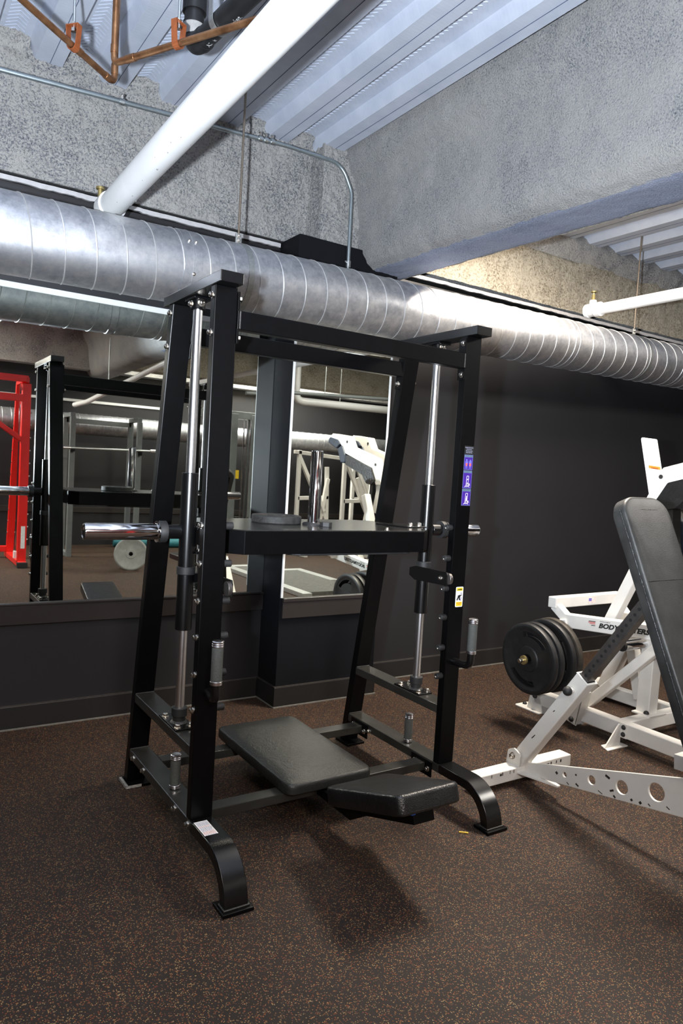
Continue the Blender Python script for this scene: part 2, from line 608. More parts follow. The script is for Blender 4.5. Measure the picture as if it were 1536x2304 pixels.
# white drywall edge at the top of the wall, with a black gap over it
def ragged(name, x0, x1, y, z):
    bm = bmesh.new(); n = int((x1 - x0) / .02); rows = []
    for i in range(n + 1):
        x = x0 + (x1 - x0) * i / n
        lo = .006 * noise.noise(V((x * 9, 0, 0))) + .004 * noise.noise(V((x * 40, 3, 0)))
        if -.02 < x < .22 and y > 1.5: lo += .008
        rows.append([bm.verts.new(p) for p in ((x, y, z + .002 + lo), (x, y - .022, z + lo), (x, y - .022, z + .024 + lo * .3), (x, y, z + .026))])
    for a, b in zip(rows, rows[1:]):
        for k in range(4):
            bm.faces.new((a[k], a[(k + 1) % 4], b[(k + 1) % 4], b[k]))
    bmesh.ops.recalc_face_normals(bm, faces=bm.faces[:])
    me = bpy.data.meshes.new(name); bm.to_mesh(me); bm.free(); me.materials.append(MATS['trim_white'])
    o = bpy.data.objects.new(name, me); COL.objects.link(o)
    return struct(o)
ragged('trim_3', XA, CX0 - .01, WY, 2.775)
ragged('trim_4', CX1 + .12, XB, WY, 2.80)
mb = MB(); mb.box(XA, XB, WY - .015, WY + .17, 2.806, 2.822); struct(mb.build('trim_5', 'hole_dark'))

# sprayed spandrel over the back wall, left of the beam
def sp_extra(p):
    return .03 * max(0, (p.z - 3.12)) / .25
XS = 1.30
struct(rough_sheet('spandrel_left', 'fireproof_grey', lambda u, v: (-1.4 + (XS + 1.4) * u, 1.60, 2.815 + .64 * v), 430, 100, .010, 15, (0, -1, 0), lambda p: sp_extra(p) + .011 * abs(noise.noise(p * 42)) + .007 * noise.noise(p * 85))).name = 'trim_spandrel_left'
struct(rough_sheet('spandrel_far', 'fireproof_grey', lambda u, v: (XA + (-1.4 - XA) * u, 1.60, 2.815 + .64 * v), 60, 10, .014, 16, (0, -1, 0))).name = 'trim_spandrel_end'
mb = MB(); mb.box(XA, XS, 1.605, 1.80, 2.815, 2.86); struct(mb.build('trim_spandrel_base', 'fireproof_grey'))
# sprayed column stub above the casing
def stub(u, v):
    a = u * 3
    if a < 1: x, y = 1.235, 1.64 - .215 * a
    elif a < 2: x, y = 1.235 + .28 * (a - 1), 1.425
    else: x, y = 1.515, 1.425 + .2 * (a - 2)
    return (x, y, 2.80 + .64 * v)
def stubn(u, v):
    a = u * 3
    return (-1, -.2, 0) if a < .9 else V((-.6, -.6, 0)) if a < 1.1 else (0, -1, 0)
struct(rough_sheet('trim_column_stub', 'fireproof_grey', stub, 110, 80, .008, 18, stubn, lambda p: .006 * noise.noise(p * 48)))

# sprayed beam running out from the column
PROF = [(1.37, 3.46), (1.375, 3.40), (1.39, 3.33), (1.41, 3.27), (1.45, 3.22), (1.475, 3.15), (1.49, 3.05), (1.50, 2.95), (1.505, 2.86), (1.52, 2.79), (1.555, 2.735), (1.605, 2.708)]
def beam_sheet(name, mat, prof, y0, y1, step, amp, freq):
    L = [0]
    for a, b in zip(prof, prof[1:]): L.append(L[-1] + (V(b) - V(a)).length)
    def at(v):
        s = v * L[-1]
        for i in range(len(prof) - 1):
            if s <= L[i + 1] + 1e-9:
                t = (s - L[i]) / (L[i + 1] - L[i]); return V(prof[i]).lerp(V(prof[i + 1]), t), (V(prof[i + 1]) - V(prof[i])).normalized()
    nv = max(2, int(L[-1] / step)); nu = int((y1 - y0) / (step * 1.3))
    def P(u, v):
        p, _ = at(v); y = y1 + (y0 - y1) * u; return (p.x + .042 * (1.5 - y), y, p.y)
    def Nn(u, v):
        _, t = at(v); return (t.y, 0, -t.x)
    return rough_sheet(name, mat, P, nu, nv, amp, freq, Nn)
struct(beam_sheet('trim_beam_side', 'fireproof_beam', PROF, -2.6, 1.62, .015, .0055, 26))
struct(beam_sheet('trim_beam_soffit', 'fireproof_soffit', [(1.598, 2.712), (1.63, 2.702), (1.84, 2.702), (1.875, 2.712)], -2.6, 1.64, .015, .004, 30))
struct(beam_sheet('trim_beam_right', 'fireproof_tan', [(1.872, 2.708), (1.91, 2.80), (1.93, 3.0), (1.95, 3.46)], -2.6, 1.64, .03, .006, 22))
bk = PROF + [(1.87, 2.705), (1.93, 3.0), (1.95, 3.46)]
struct(beam_sheet('trim_beam_end', 'fireproof_beam', bk, YB, -2.58, .07, .006, 22))
# spandrel of the right bay
struct(rough_sheet('trim_spandrel_right', 'fireproof_tan', lambda u, v: (1.90 + (7.2 - 1.90) * u, 1.58 + .02 * v, 2.835 + .46 * v), 260, 24, .012, 15, (0, -1, 0),
    lambda p: .035 * max(0, noise.noise(V((p.x * 5, 0, p.z * 3))) + .3) if p.z > 3.17 else 0))
# ragged foam roll where the deck meets that spandrel
struct(rough_sheet('trim_spandrel_roll', 'fireproof_grey', lambda u, v: (1.96 + (7.2 - 1.96) * u, 1.60 - .085 * sin(pi * (.08 + .92 * v)), 3.22 + .24 * v), 220, 10, .020, 16, (0, -.8, -.3)))
# spandrel over the far (camera side) wall, seen only in the mirrors
struct(rough_sheet('trim_spandrel_front', 'fireproof_grey', lambda u, v: (XA + (XB - XA) * u, YB + .25, 2.80 + .65 * v), 200, 12, .012, 8, (0, 1, 0)))
mb = MB(); mb.box(XA, XB, YB, YB + .25, 2.80, 2.83); struct(mb.build('trim_spandrel_front_base', 'fireproof_grey'))

# ribbed steel deck
def deck(name, x0, x1, y0, y1, phase):
    bm = bmesh.new(); P = .3175; D = .062
    pts = []
    k = math.floor((x0 - phase) / P) - 1
    x = phase + k * P
    while x < x1 + P:
        # high pan ends at x, web falls to the low flange, flange, then a steep web up again
        for a, z in ((x - .014, DZ + D), (x + .016, DZ), (x + .144, DZ), (x + .158, DZ + D)):
            pts.append((a, z))
        x += P
    pts = [p for p in pts if x0 - .001 <= p[0] <= x1 + .001]
    va = [bm.verts.new((a, y0, z)) for a, z in pts]; vb = [bm.verts.new((a, y1, z)) for a, z in pts]
    for i in range(len(pts) - 1):
        bm.faces.new((va[i], va[i + 1], vb[i + 1], vb[i]))
    me = bpy.data.meshes.new(name); bm.to_mesh(me); bm.free(); me.materials.append(MATS['deck_paint'])
    o = bpy.data.objects.new(name, me); COL.objects.link(o)
    # lap seam: a thin raised lip along each low flange
    mb = MB(); x = phase + k * P
    while x < x1:
        if x0 < x + .09 < x1: mb.box(x + .085, x + .0872, y0, y1, DZ - .0016, DZ + .001)
        x += P
    mb.build('lap_seam', 'deck_seam', o)
    # pressed chevron ribs in each high pan near the photographed bay
    mb = MB(); x = phase + k * P
    while x < x1:
        cxp = x - .088
        if x0 < cxp - .05 and cxp + .05 < x1 and -1.2 < cxp < 5.5:
            y = max(y0, -1.5)
            while y < y1 - .05:
                for s in (-1, 1):
                    mb.bar((cxp, y, DZ + D - .0008), (cxp + s * .042, y + .042, DZ + D - .0008), .0045, .003)
                y += .031
        x += P
    mb.build('chevron_rib', 'deck_paint', o)
    return struct(o)
deck('ceiling', XA, 1.64, YB, 1.66, -.046)
deck('ceiling_right', 1.75, XB, YB, 1.66, -.046)
mb = MB(); mb.box(XA - .2, XB + .2, YB - .2, WY + .3, 3.5, 3.6); struct(mb.build('ceiling_slab', 'hole_dark'))

# fireproofing overspray filling the ends of the deck pans above the spandrel
k_ = 0
for k in range(-4, 5):
    x = -.046 + k * .3175
    if x - .17 > -1.5 and x < 1.36:
        k_ += 1
        y_ = 1.50 + .05 * random.random()
        o = rough_sheet('trim_pan_fill', 'fireproof_grey', lambda u, v: (x - .164 + .152 * u, y_ + .04 - .06 * v * v + .05 * abs(u - .5), DZ - .008 + .072 * v), 26, 12, .007, 26, (0, -1, 0))
        struct(o)
#@@THINGS@@
# ------------------------------------------------------------------ vertical leg press
W, PW, PD = 1.248, .085, .0385
ZB, ZM, ZT = .167, .4287, 2.062
rack = thing('leg_press_machine', (W / 2, .25, 0), 'tall black vertical leg press frame with chrome guide rods standing before the mirrors', 'exercise machine')

BOLT = None
def bolt(p, n, parent, r=.0095):
    """hex bolt head with a washer at p, axis n"""
    global BOLT
    q = V(n).to_track_quat('Z', 'Y').to_matrix().to_4x4()
    M = Matrix.Translation(p) @ q @ Matrix.Diagonal((r / .0095, r / .0095, r / .0095, 1))
    if BOLT is None:
        mb = MB()
        mb.cyl((0, 0, 0), (0, 0, .002), .0125, 18)
        mb.cyl((0, 0, .002), (0, 0, .011), .0098, 6)
        mb.sphere((0, 0, .0105), .008, 1, 1, .45, 12, 8)
        BOLT = mb.build('bolt', 'bolt_steel', parent, smooth=True)
        BOLT.matrix_basis = M
        return BOLT
    return copy_part(BOLT, parent, M)

def rear_y(z): return .752 - .163 * z      # front face of the sloping rear post

PEG_Z = [1.228, 1.092, .958, .829, .694, .566]
for side in (0, 1):
    x0 = 0 if side == 0 else W - PW
    x1 = x0 + PW
    out = -1 if side == 0 else 1
    xin = x1 if side == 0 else x0          # inner face
    xout = x0 if side == 0 else x1
    # front upright
    up_ = MB().box(x0, x1, 0, PD, ZB, ZT).build('front_upright', 'black_steel', rack, .003)
    # rear sloping upright
    ru = MB().prism([(rear_y(.012), .012), (rear_y(.012) + .044, .012), (rear_y(ZT) + .044, ZT), (rear_y(ZT), ZT)], 'x', x0, x1).build('rear_upright', 'black_steel', rack, .003)
    fpl = MB().box(x0 - .018, x1 + .008, .695, .81, 0, .012).build('foot_plate', 'black_steel', rack, .002)
    if side == 0: MB().box(x0 - .0195, x0 - .0175, .70, .80, .002, .0135).box(x0 - .018, x0 + .05, .6935, .6955, .002, .0135).box(x0 - .018, x0 - .008, .695, .80, .012, .0135).build('worn_edge', 'worn_steel', fpl)
    # top cap bar
    cx0, cx1 = (-.005, .0795) if side == 0 else (W - .0795, W + .005)
    MB().box(cx0, cx1, -.0545, .516, ZT, 2.10).build('top_bar', 'black_steel_satin', rack, .002)
    # base rail, curved front leg, foot
    rail = MB().box(x0, x1, .001, rear_y(.147), ZB - .0385, ZB).build('base_rail', 'black_steel_lit', rack, .003)
    mb = MB(); R = .166; c = (-.155, .004)
    o_ = [(.0005, ZB + .002)] + [(c[0] - R * sin(a), c[1] + R * cos(a)) for a in [radians(i * 5.6) for i in range(17)]]
    i_ = [(.0005, ZB - .0385)] + [(c[0] - (R - .041) * sin(a), c[1] + (R - .041) * cos(a)) for a in [radians(i * 5.6) for i in range(17)]]
    secs = [[mb.bm.verts.new((xx, q[0], q[1])) for xx, q in ((x0, po), (x1, po), (x1, pi_), (x0, pi_))] for po, pi_ in zip(o_, i_)]
    for sa_, sb_ in zip(secs, secs[1:]):
        for k in range(4):
            mb.bm.faces.new((sa_[k], sa_[(k + 1) % 4], sb_[(k + 1) % 4], sb_[k]))
    mb.bm.faces.new(secs[0][::-1]); mb.bm.faces.new(secs[-1])
    leg = mb.build('curved_leg', 'black_steel_satin', rack, .003, smooth=True)
    MB().box(x0 - .012, x1 + .014, -.338, -.252, 0, .013).build('foot_plate', 'black_steel', rack, .002)
    MB().box(x0 - .004, x1 + .004, -.325, -.275, .013, .018).build('weld_bead', 'weld', leg, .003)
    # mid rail
    mrail = MB().box(x0, x1, PD, rear_y(.41), ZM - .0385, ZM).build('mid_rail', 'black_steel_lit', rack, .003)
    for zz in (ZB, ZM):
        MB().box(x0 + .002, x1 - .002, rear_y(zz) - .006, rear_y(zz) + .001, zz - .001, zz + .004).build('weld_bead', 'weld', rack, .002)
    # safety pegs on the inner face with a screw at their tips, bolt heads outside
    for z in PEG_Z:
        peg = MB().cyl((xin, .02, z), (xin - out * .032, .02, z), .0135, 20).build('safety_peg', 'black_rubber', rack, .002, smooth=True)
        MB().sphere((xin - out * .033, .02, z - .003), .0048).build('peg_screw', 'bolt_steel', peg, smooth=True)
        bolt((xout, .022, z), (out, 0, 0), up_)
    for z in (2.028, 1.90):
        bolt((xout, .022, z), (out, 0, 0), up_)
        bolt((xout, rear_y(z) + .022, z), (out, 0, 0), ru)
    for y in (.667, .531, .157, .023):
        bolt((xout, y, .147), (out, 0, 0), rail)
        if y in (.667, .531, .157):
            bolt((xin, y - (.0 if y > .2 else .0), .136), (-out, 0, 0), rail)
    # guide rod with collars and base plate
    xr, yr = (.0425, .262) if side == 0 else (W - .0425, .242)
    rod = MB().cyl((xr, yr, ZM + .01), (xr, yr, ZT - .003), .0178, 32).build('guide_rod', 'rod_chrome', rack, smooth=True)
    bp = MB().box(xr - .041, xr + .041, yr - .075, yr + .115, ZM, ZM + .008).build('rod_base_plate', 'black_steel_satin', rack, .0015)
    MB().cyl((xr, yr, ZM + .008), (xr, yr, .468), .0245, 28).cyl((xr, yr, .464), (xr, yr, .497), .0305, 28).build('rod_collar', 'black_rubber', bp, .002, smooth=True)
    MB().lathe([(.025, 0), (.034, .001), (.032, .005), (.025, .010)], Matrix.Translation((xr, yr, ZM + .008)), 28).build('weld_bead', 'weld', bp, smooth=True)
    for dx, dy in ((-.026, .08), (.026, .08), (-.026, -.055), (.026, -.055)):
        bolt((xr + dx, yr + dy, ZM + .008), (0, 0, 1), bp, .0105)
    MB().cyl((xr, yr, 2.020), (xr, yr, ZT), .0275, 28).box(xr - .035, xr + .035, yr - .05, yr + .05, ZT - .010, ZT).build('rod_top_clamp', 'black_steel', rack, .002, smooth=True)
    bolt((xr + out * .0275, yr - .005, 2.037), (out, -.2, 0), rack)
    bolt((xr, yr - .0275, 2.042), (0, -1, 0), rack, .011)
    # sliding sleeve of the carriage
    sl = MB().cyl((xr, yr, .803), (xr, yr, 1.407), .0315, 36).build('sliding_sleeve', 'black_steel_satin', rack, .002, smooth=True)
    MB().cyl((xr, yr, 1.018), (xr, yr, 1.048), .0355, 36).build('sleeve_ring', 'black_rubber', sl, .002, smooth=True)
    # plate loading bar
    xs = xr + out * .03
    bl_ = .262 if side == 0 else .200
    hz, hy = 1.181 if side == 0 else 1.196, yr + .004
    lb = MB().cyl((xs, hy, hz), (xr + out * .105, hy, hz), .0275, 32).build('loading_bar_root', 'black_steel_satin', rack, .002, smooth=True)
    MB().lathe([(.026, 0), (.041, .002), (.041, .024), (.037, .030), (.026, .032)], frame((xr + out * .085, hy, hz), (0, 0, 1), (0, -out, 0)), 36).build('stop_collar', 'black_rubber', lb, smooth=True)
    lp_ = MB().lathe([(0, 0), (.0405, 0), (.0405, .004), (.031, .006), (.031, bl_), (.029, bl_ + .006), (.022, bl_ + .009), (.020, bl_ + .006), (.008, bl_ + .004), (0, bl_ + .004)], frame((xr + out * .117, hy, hz), (0, 0, 1), (0, -out, 0)), 40).build('loading_bar', 'chrome', lb, smooth=True)
    # bracket tabs from the sleeve to the foot platform
    xa, xb = (xr + .025, .14) if side == 0 else (W - .14, xr - .025)
    for z in (1.192, 1.098):
        br = MB().box(xa, xb, yr - .035, yr + .035, z, z + .009).build('sleeve_bracket', 'black_steel', rack, .001)
        bolt((xr - out * .045, yr - .02, z + .009), (0, 0, 1), br, .009)
    # latch arm reaching the pegs, with a roller at its end
    xl = .113 if side == 0 else W - .116
    la = MB().prism([(-.012, .975), (.21, .968), (.25, .985), (.25, 1.02), (.21, 1.032), (-.005, 1.034), (-.012, 1.02)], 'x', xl - .004, xl + .004).build('latch_arm', 'black_steel_satin', rack, .001)
    MB().box(min(xl, xr - out * .028), max(xl, xr - out * .028), yr - .012, yr + .012, .985, 1.02).build('latch_lug', 'black_steel', la, .001)
    MB().cyl((xl + out * .004, -.002, 1.004), (xl + out * .02, -.002, 1.004), .026, 28).build('latch_roller', 'grey_tube', la, .002, smooth=True)
    bolt((xl - out * .004, .03, 1.004), (-out, 0, 0), la, .008)
    # hand grips: foam between turned rings, on an elbow welded to the post front
    xg = .030 if side == 0 else W - .030
    xw = .045 if side == 0 else W - .040
    path = fillet([(xw, .004, .632), (xg, -.10, .632), (xg, -.10, .70)], .035, 8)
    hp = MB().tube(path, .0165, 20).build('grip_stem', 'black_steel_satin', rack, smooth=True)
    MB().lathe([(.0165, 0), (.022, .002), (.021, .008), (.0165, .011)], frame((xw, 0.0, .632), (1, 0, 0), (0, 0, -1)), 24).build('weld_bead', 'weld', hp, smooth=True)
    def grip(x, y, z0, z1, parent):
        MB().cyl((x, y, z0 + .012), (x, y, z1 - .018), .0198, 28).build('foam_grip', 'grip_foam', parent, .001, smooth=True)
        MB().cyl((x, y, z0), (x, y, z0 + .013), .0215, 28).build('grip_collar', 'grip_ring', parent, .001, smooth=True)
        h = z1 - .02
        MB().lathe([(0, 0), (.0205, 0), (.0208, .004), (.0195, .0055), (.0208, .007), (.0208, .011), (.0195, .0125), (.0208, .014), (.0208, .019), (.018, .021), (.010, .020), (0, .0195)], Matrix.Translation((x, y, h)), 28).build('grip_end_cap', 'grip_ring', parent, smooth=True)
    grip(xg, -.10, .690, .842, hp)
    yb_ = .275
    st = MB().cyl((.0425 if side == 0 else W - .0425, yb_, ZB - .002), (.0425 if side == 0 else W - .0425, yb_, ZB + .02), .0195, 24).build('base_grip_stem', 'black_steel_satin', rack, .001, smooth=True)
    grip(.0425 if side == 0 else W - .0425, yb_, ZB + .004, ZB + .137, st)

# cross members
ub = MB().box(PW, W - PW, -.006, .034, 1.920, 1.986).build('upper_crossbeam', 'black_steel', rack, .003)
for s in (0, 1):
    xa = PW if s == 0 else W - PW
    o = 1 if s == 0 else -1
    fl = MB().box(min(xa, xa + o * .008), max(xa, xa + o * .008), -.004, .040, 1.872, 2.050).build('flange_plate', 'black_steel', ub, .001)
    MB().box(min(xa + o * .007, xa + o * .013), max(xa + o * .007, xa + o * .013), -.008, -.002, 1.922, 1.984).build('weld_bead', 'weld', ub, .002)
    for z in (2.028, 1.893): bolt((xa + o * .008, .012, z), (o, -.3, 0), fl, .0095)
rb = MB().box(PW, W - PW, rear_y(1.95), rear_y(1.95) + .04, 1.918, 1.988).build('rear_crossbeam', 'black_steel', rack, .003)
for s in (0, 1):
    xa = PW if s == 0 else W - PW
    o = 1 if s == 0 else -1
    fl = MB().prism([(rear_y(1.86) - .002, 1.86), (rear_y(1.86) + .042, 1.86), (rear_y(2.05) + .042, 2.05), (rear_y(2.05) - .002, 2.05)], 'x', min(xa, xa + o * .008), max(xa, xa + o * .008)).build('flange_plate', 'black_steel', rb, .001)
    bolt((xa + o * .008, rear_y(1.885) + .018, 1.885), (o, 0, 0), fl, .0095)
for y0, y1 in ((.086, .150), (.590, .655)):
    cb = MB().box(PW, W - PW, y0, y1, .110, .1468).build('lower_crossbar', 'black_steel_lit', rack, .002)
    for xa, o in ((PW, 1), (W - PW, -1)):
        fl = MB().box(min(xa, xa + o * .006), max(xa, xa + o * .006), y0 - .045, y1 + .035, .092, .162).build('flange_plate', 'black_steel', cb, .001)
        bolt((xa + o * .006, y0 - .022, .125), (o, 0, 0), fl)
        bolt((xa + o * .006, y1 + .016, .125), (o, 0, 0), fl)

# foot platform of the carriage
poly = [(.188, .06), (1.045, .06), (1.118, .125), (1.118, .54), (1.045, .605), (.188, .605), (.130, .54), (.130, .125)]
plat = MB().prism(poly, 'z', 1.116, 1.2045).build('foot_platform', 'black_steel', rack, .0015)
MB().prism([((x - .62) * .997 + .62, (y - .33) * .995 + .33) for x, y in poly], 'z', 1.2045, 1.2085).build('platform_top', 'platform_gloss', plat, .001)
MB().prism(rounded_poly([(.42, .11), (1.02, .11), (1.06, .2), (1.06, .5), (.42, .5)], .06), 'z', 1.101, 1.116).build('platform_underside', 'black_rubber', plat, .003)
MB().prism([(1.00, .36), (1.055, .19), (1.17, .20), (1.19, .30), (1.12, .38)], 'z', 1.2085, 1.2145).build('corner_plate', 'black_steel_satin', plat, .001)
bolt((1.085, .21, 1.2145), (0, 0, 1), plat, .012); bolt((1.155, .235, 1.2145), (0, 0, 1), plat, .012)
MB().lathe([(.024, 0), (.048, 0), (.049, .006), (.044, .010), (.026, .011)], Matrix.Translation((.624, .3, 1.2085)), 36).build('post_flange', 'black_rubber', plat, smooth=True)
MB().lathe([(.0265, 0), (.0265, .314), (.0255, .318), (.022, .320), (.021, .318), (0, .317)], Matrix.Translation((.624, .3, 1.209)), 40).build('weight_post', 'chrome', plat, smooth=True)
MB().cyl((.640, .225, 1.2085), (.640, .225, 1.228), .0265, 6).build('hex_nut', 'black_rubber', plat, .0015)
for x, y in ((.155, .16), (.86, .085)): bolt((x, y, 1.2085), (0, 0, 1), plat, .008)

# back pad and head pad
TP = Matrix.Identity(4)
cushion(rounded_poly([(.42, .035), (.832, .035), (.832, .755), (.42, .755)], .045), .150, .199, TP, .006, .016).build('back_pad', 'vinyl_worn', rack, smooth=True)
MB().box(.45, .80, .06, .73, .1468, .152).build('pad_board', 'black_steel', rack)
th = math.atan2(.140, .425)
HM = frame((.628, -.125, .250), (1, 0, 0), (0, -cos(th), sin(th)))
HM = Matrix.Translation((.628, -.125, .252)) @ Matrix((V((-1, 0, 0)), V((0, -cos(th), sin(th))), V((0, sin(th), cos(th))))).transposed().to_4x4()
cushion(rounded_poly([(-.150, 0), (.150, 0), (.137, .455), (-.137, .455)], .035), -.068, 0, HM, .005, .014).build('head_pad', 'vinyl_black', rack, smooth=True)
hs = MB().box(-.045, .045, -.10, .40, -.115, -.068, HM).build('head_pad_support', 'black_steel', rack, .002)
MB().box(.585, .67, -.16, .11, .112, .147).build('centre_spar', 'black_steel', rack, .002)
MB().box(.045, .062, .395, .415, -.079, -.066, HM).build('blue_tape', 'tape_blue', hs)

# printed stickers
FM = frame((0, -.0002, 0), (1, 0, 0), (0, 0, 1))            # front face plane: x right, y up, z towards the room
d = MB().box(1.1905, 1.2445, 1.326, 1.590, 0, .0006, FM).build('instruction_decal', 'ink_black', rack)
for i, w_ in enumerate((.048, .030, .038, .036)):
    text_mesh('decal_text', ('Vertical Leg Press Station', 'Bend knees', 'Press sled up slowly', 'Keep back flat')[i], 'sticker_text', FM @ Matrix.Translation((1.2175, 1.5805 - .0072 * i, .0007)), .007, d, align='CENTER', width=w_, depth=.0002)
for k, (z0, z1) in enumerate(((1.485, 1.551), (1.404, 1.482), (1.328, 1.401))):
    MB().box(1.192, 1.243, z0, z1, .0006, .0009, FM).build('decal_border', 'sticker_frame', d)
    MB().box(1.1945, 1.2405, z0 + .003, z1 - .011, .0009, .0012, FM).build('decal_panel', 'sticker_purple', d)
    MB().box(1.1935, 1.2415, z1 - .010, z1 - .001, .0009, .0012, FM).build('decal_header', 'sticker_teal', d)
    if k == 0:
        for xx, rz_ in ((1.2065, .516), (1.228, .514)):
            MB().lathe([(0, 0), (.0045, 0), (.0045, .0004), (0, .0004)], FM @ Matrix.Translation((xx, .0455 + rz_ - .034 + 1.0, .0012)), 16).build('decal_figure', 'sticker_body', d)
            mb = MB()
            mb.prism([(xx - .008, 1.523), (xx + .008, 1.523), (xx + .006, 1.506), (xx - .006, 1.506)], 'y', -.0016, -.0013)
            mb.prism([(xx - .006, 1.506), (xx - .001, 1.506), (xx - .002, 1.490), (xx - .005, 1.490)], 'y', -.0016, -.0013)
            mb.prism([(xx + .001, 1.506), (xx + .006, 1.506), (xx + .005, 1.490), (xx + .002, 1.490)], 'y', -.0016, -.0013)
            mb.build('decal_figure', 'sticker_body', d)
            MB().prism([(xx - .006, 1.514), (xx + .006, 1.514), (xx + .004, 1.502), (xx - .004, 1.502)], 'y', -.0019, -.0016).build('decal_highlight', 'sticker_red', d)
    else:
        mb = MB(); zb_ = z0 + .009
        def seg(a, b_, w_): mb.bar((a[0], -.0015, a[1]), (b_[0], -.0015, b_[1]), w_, .0004, (0, -1, 0))
        x = 1.215; h = .045
        seg((x - .004, zb_), (x - .001, zb_ + h), .0022); seg((x + .008, zb_ + .006), (x + .010, zb_ + h), .0022); seg((x - .001, zb_ + h), (x + .010, zb_ + h), .0022)
        seg((x - .009, zb_), (x + .013, zb_), .003); seg((x - .009, zb_), (x - .012, zb_ - .004), .0018); seg((x + .013, zb_), (x + .016, zb_ - .005), .0018)
        seg((x + .0, zb_ + .006), (x + .017, zb_ + .011), .0055); seg((x + .010, zb_ + .003), (x + .019, zb_ + .006), .003)
        seg((x + .004, zb_ + .006), (x + .004, zb_ + (.016 if k == 1 else .026)), .0055); seg((x + .002, zb_ + .030), (x + .007, zb_ + .030), .005)
        mb.build('decal_figure', 'sticker_figure', d)
wd = MB().prism(rounded_poly([(1.1965, .876), (1.2395, .876), (1.2395, .966), (1.1965, .966)], .006), 'y', -.0008, -.0002).build('warning_decal', 'sticker_white', rack)
MB().box(1.2005, 1.2355, .948, .962, .0008, .0011, FM).box(1.2005, 1.2355, .880, .899, .0008, .0011, FM).build('decal_band', 'sticker_yellow', wd)
text_mesh('decal_text', 'WARNING', 'ink_black', FM @ Matrix.Translation((1.2205, .9515, .0012)), .0075, wd, align='CENTER', bold=.0004, width=.022, depth=.0002)
MB().prism([(1.2035, .951), (1.2095, .951), (1.2065, .9575)], 'y', -.0016, -.0012).build('decal_mark', 'ink_black', wd)
text_mesh('decal_text', 'KEEP HANDS\nCLEAR', 'ink_red', FM @ Matrix.Translation((1.218, .8915, .0012)), .0062, wd, align='CENTER', width=.028, depth=.0002)
mb = MB()
for a, b_, w_ in (((1.205, .906), (1.211, .919), .007), ((1.209, .922), (1.224, .926), .010), ((1.217, .922), (1.221, .906), .008), ((1.222, .926), (1.232, .930), .004)):
    mb.bar((a[0], -.0012, a[1]), (b_[0], -.0012, b_[1]), w_, .0004, (0, -1, 0))
mb.build('decal_hand', 'ink_black', wd)
mb = MB()
for a in ((1.228, .937), (1.228, .915), (1.227, .907)):
    mb.cyl((a[0], -.0010, a[1]), (a[0], -.0013, a[1]), .003, 12)
mb.build('decal_roller', 'sticker_frame', wd)

LM = Matrix.Translation((.031, -.076, ZB + .0022))
lb = MB().box(-.025, .025, -.056, .056, 0, .0006, LM).build('safety_label', 'sticker_white', rack)
mb = MB(); mr_ = MB()
for i in range(13):
    y = .049 - i * .0078
    x = -.021
    while x < .020:
        w_ = random.uniform(.003, .008)
        (mr_ if i in (4, 9, 10, 11) else mb).box(x, min(x + w_, .0215), y - .0032, y, .0006, .0009, LM)
        x += w_ + .0016
mb.build('label_print', 'sticker_text', lb); mr_.build('label_print', 'sticker_textred', lb)

# small weight plate lying on the foot platform
def disc(name, prof, M, mat, seg=56, **kw):
    return MB().lathe(prof, M, seg).build(name, mat, smooth=True, **kw)
sp = disc('weight_plate', [(.026, 0), (.104, 0), (.108, .004), (.108, .029), (.104, .033), (.086, .033), (.080, .027), (.046, .027), (.042, .032), (.028, .033), (.026, .031), (.026, 0)],
          Matrix.Translation((.496, .40, 1.2087)), 'plate_rim')
tag(sp, 'small worn black weight plate lying flat on the foot platform', 'weight plate')

# ------------------------------------------------------------------ overhead duct and pipes
DA = V((1, .03205, .02071)).normalized()
D0 = V((0, 1.0398, 2.3717)); DR = .169
def DP(x): return D0 + DA * (x / DA.x)
duct = thing('spiral_duct', DP(1.5), 'long round galvanised spiral duct hanging in front of the back wall', 'duct')
MB().cyl(DP(-5.8), DP(9), DR, 96).build('duct_body', 'galvanised', duct, smooth=True)
dq = DA.to_track_quat('Z', 'Y').to_matrix().to_4x4()
def ring_at(x, prof, name, mat, seg=72):
    return MB().lathe(prof, Matrix.Translation(DP(x)) @ dq, seg).build(name, mat, duct, smooth=True)
# raised spiral seam
mb = MB(); turns = 0; step = .1313; pts = []
e1 = dq @ V((1, 0, 0)); e2 = dq @ V((0, 1, 0))
n0, n1 = int(-1.2 / step), int(6.5 / step)
k = n0 * 48
while k <= n1 * 48:
    a = 2 * pi * k / 48
    pts.append(DP(step * k / 48) + (e1 * cos(a) + e2 * sin(a)) * (DR + .0002))
    k += 1
mb.tube(pts, .0032, 6).build('spiral_seam', 'duct_seam', duct, smooth=True)
for x in (.245, 3.07, 4.42):
    ring_at(x, [(DR + .0002, -.045), (DR + .0035, -.043), (DR + .0035, -.002), (DR + .0055, 0), (DR + .0035, .002), (DR + .0035, .043), (DR + .0002, .045)], 'coupling_band', 'galvanised')
for xh, mat_, zt in ((.545, 'threaded_rod', DZ), (3.93, 'threaded_rod', DZ), (-2.4, 'threaded_rod', DZ)):
    ring_at(xh, [(DR + .001, -.016), (DR + .003, -.015), (DR + .003, .015), (DR + .001, .016)], 'hanger_strap', 'clamp_steel')
    p = DP(xh)
    MB().box(p.x - .016, p.x + .016, p.y - .005, p.y + .005, p.z + DR - .004, p.z + DR + .055).build('strap_lug', 'clamp_steel', duct, .002)
    bolt((p.x, p.y - .005, p.z + DR + .02), (0, -1, 0), duct, .007); bolt((p.x, p.y - .005, p.z + DR + .042), (0, -1, 0), duct, .007)
    MB().cyl((p.x, p.y, p.z + DR + .05), (p.x, p.y, zt + .03), .0058, 12).build('hanger_rod', mat_, duct, smooth=True)
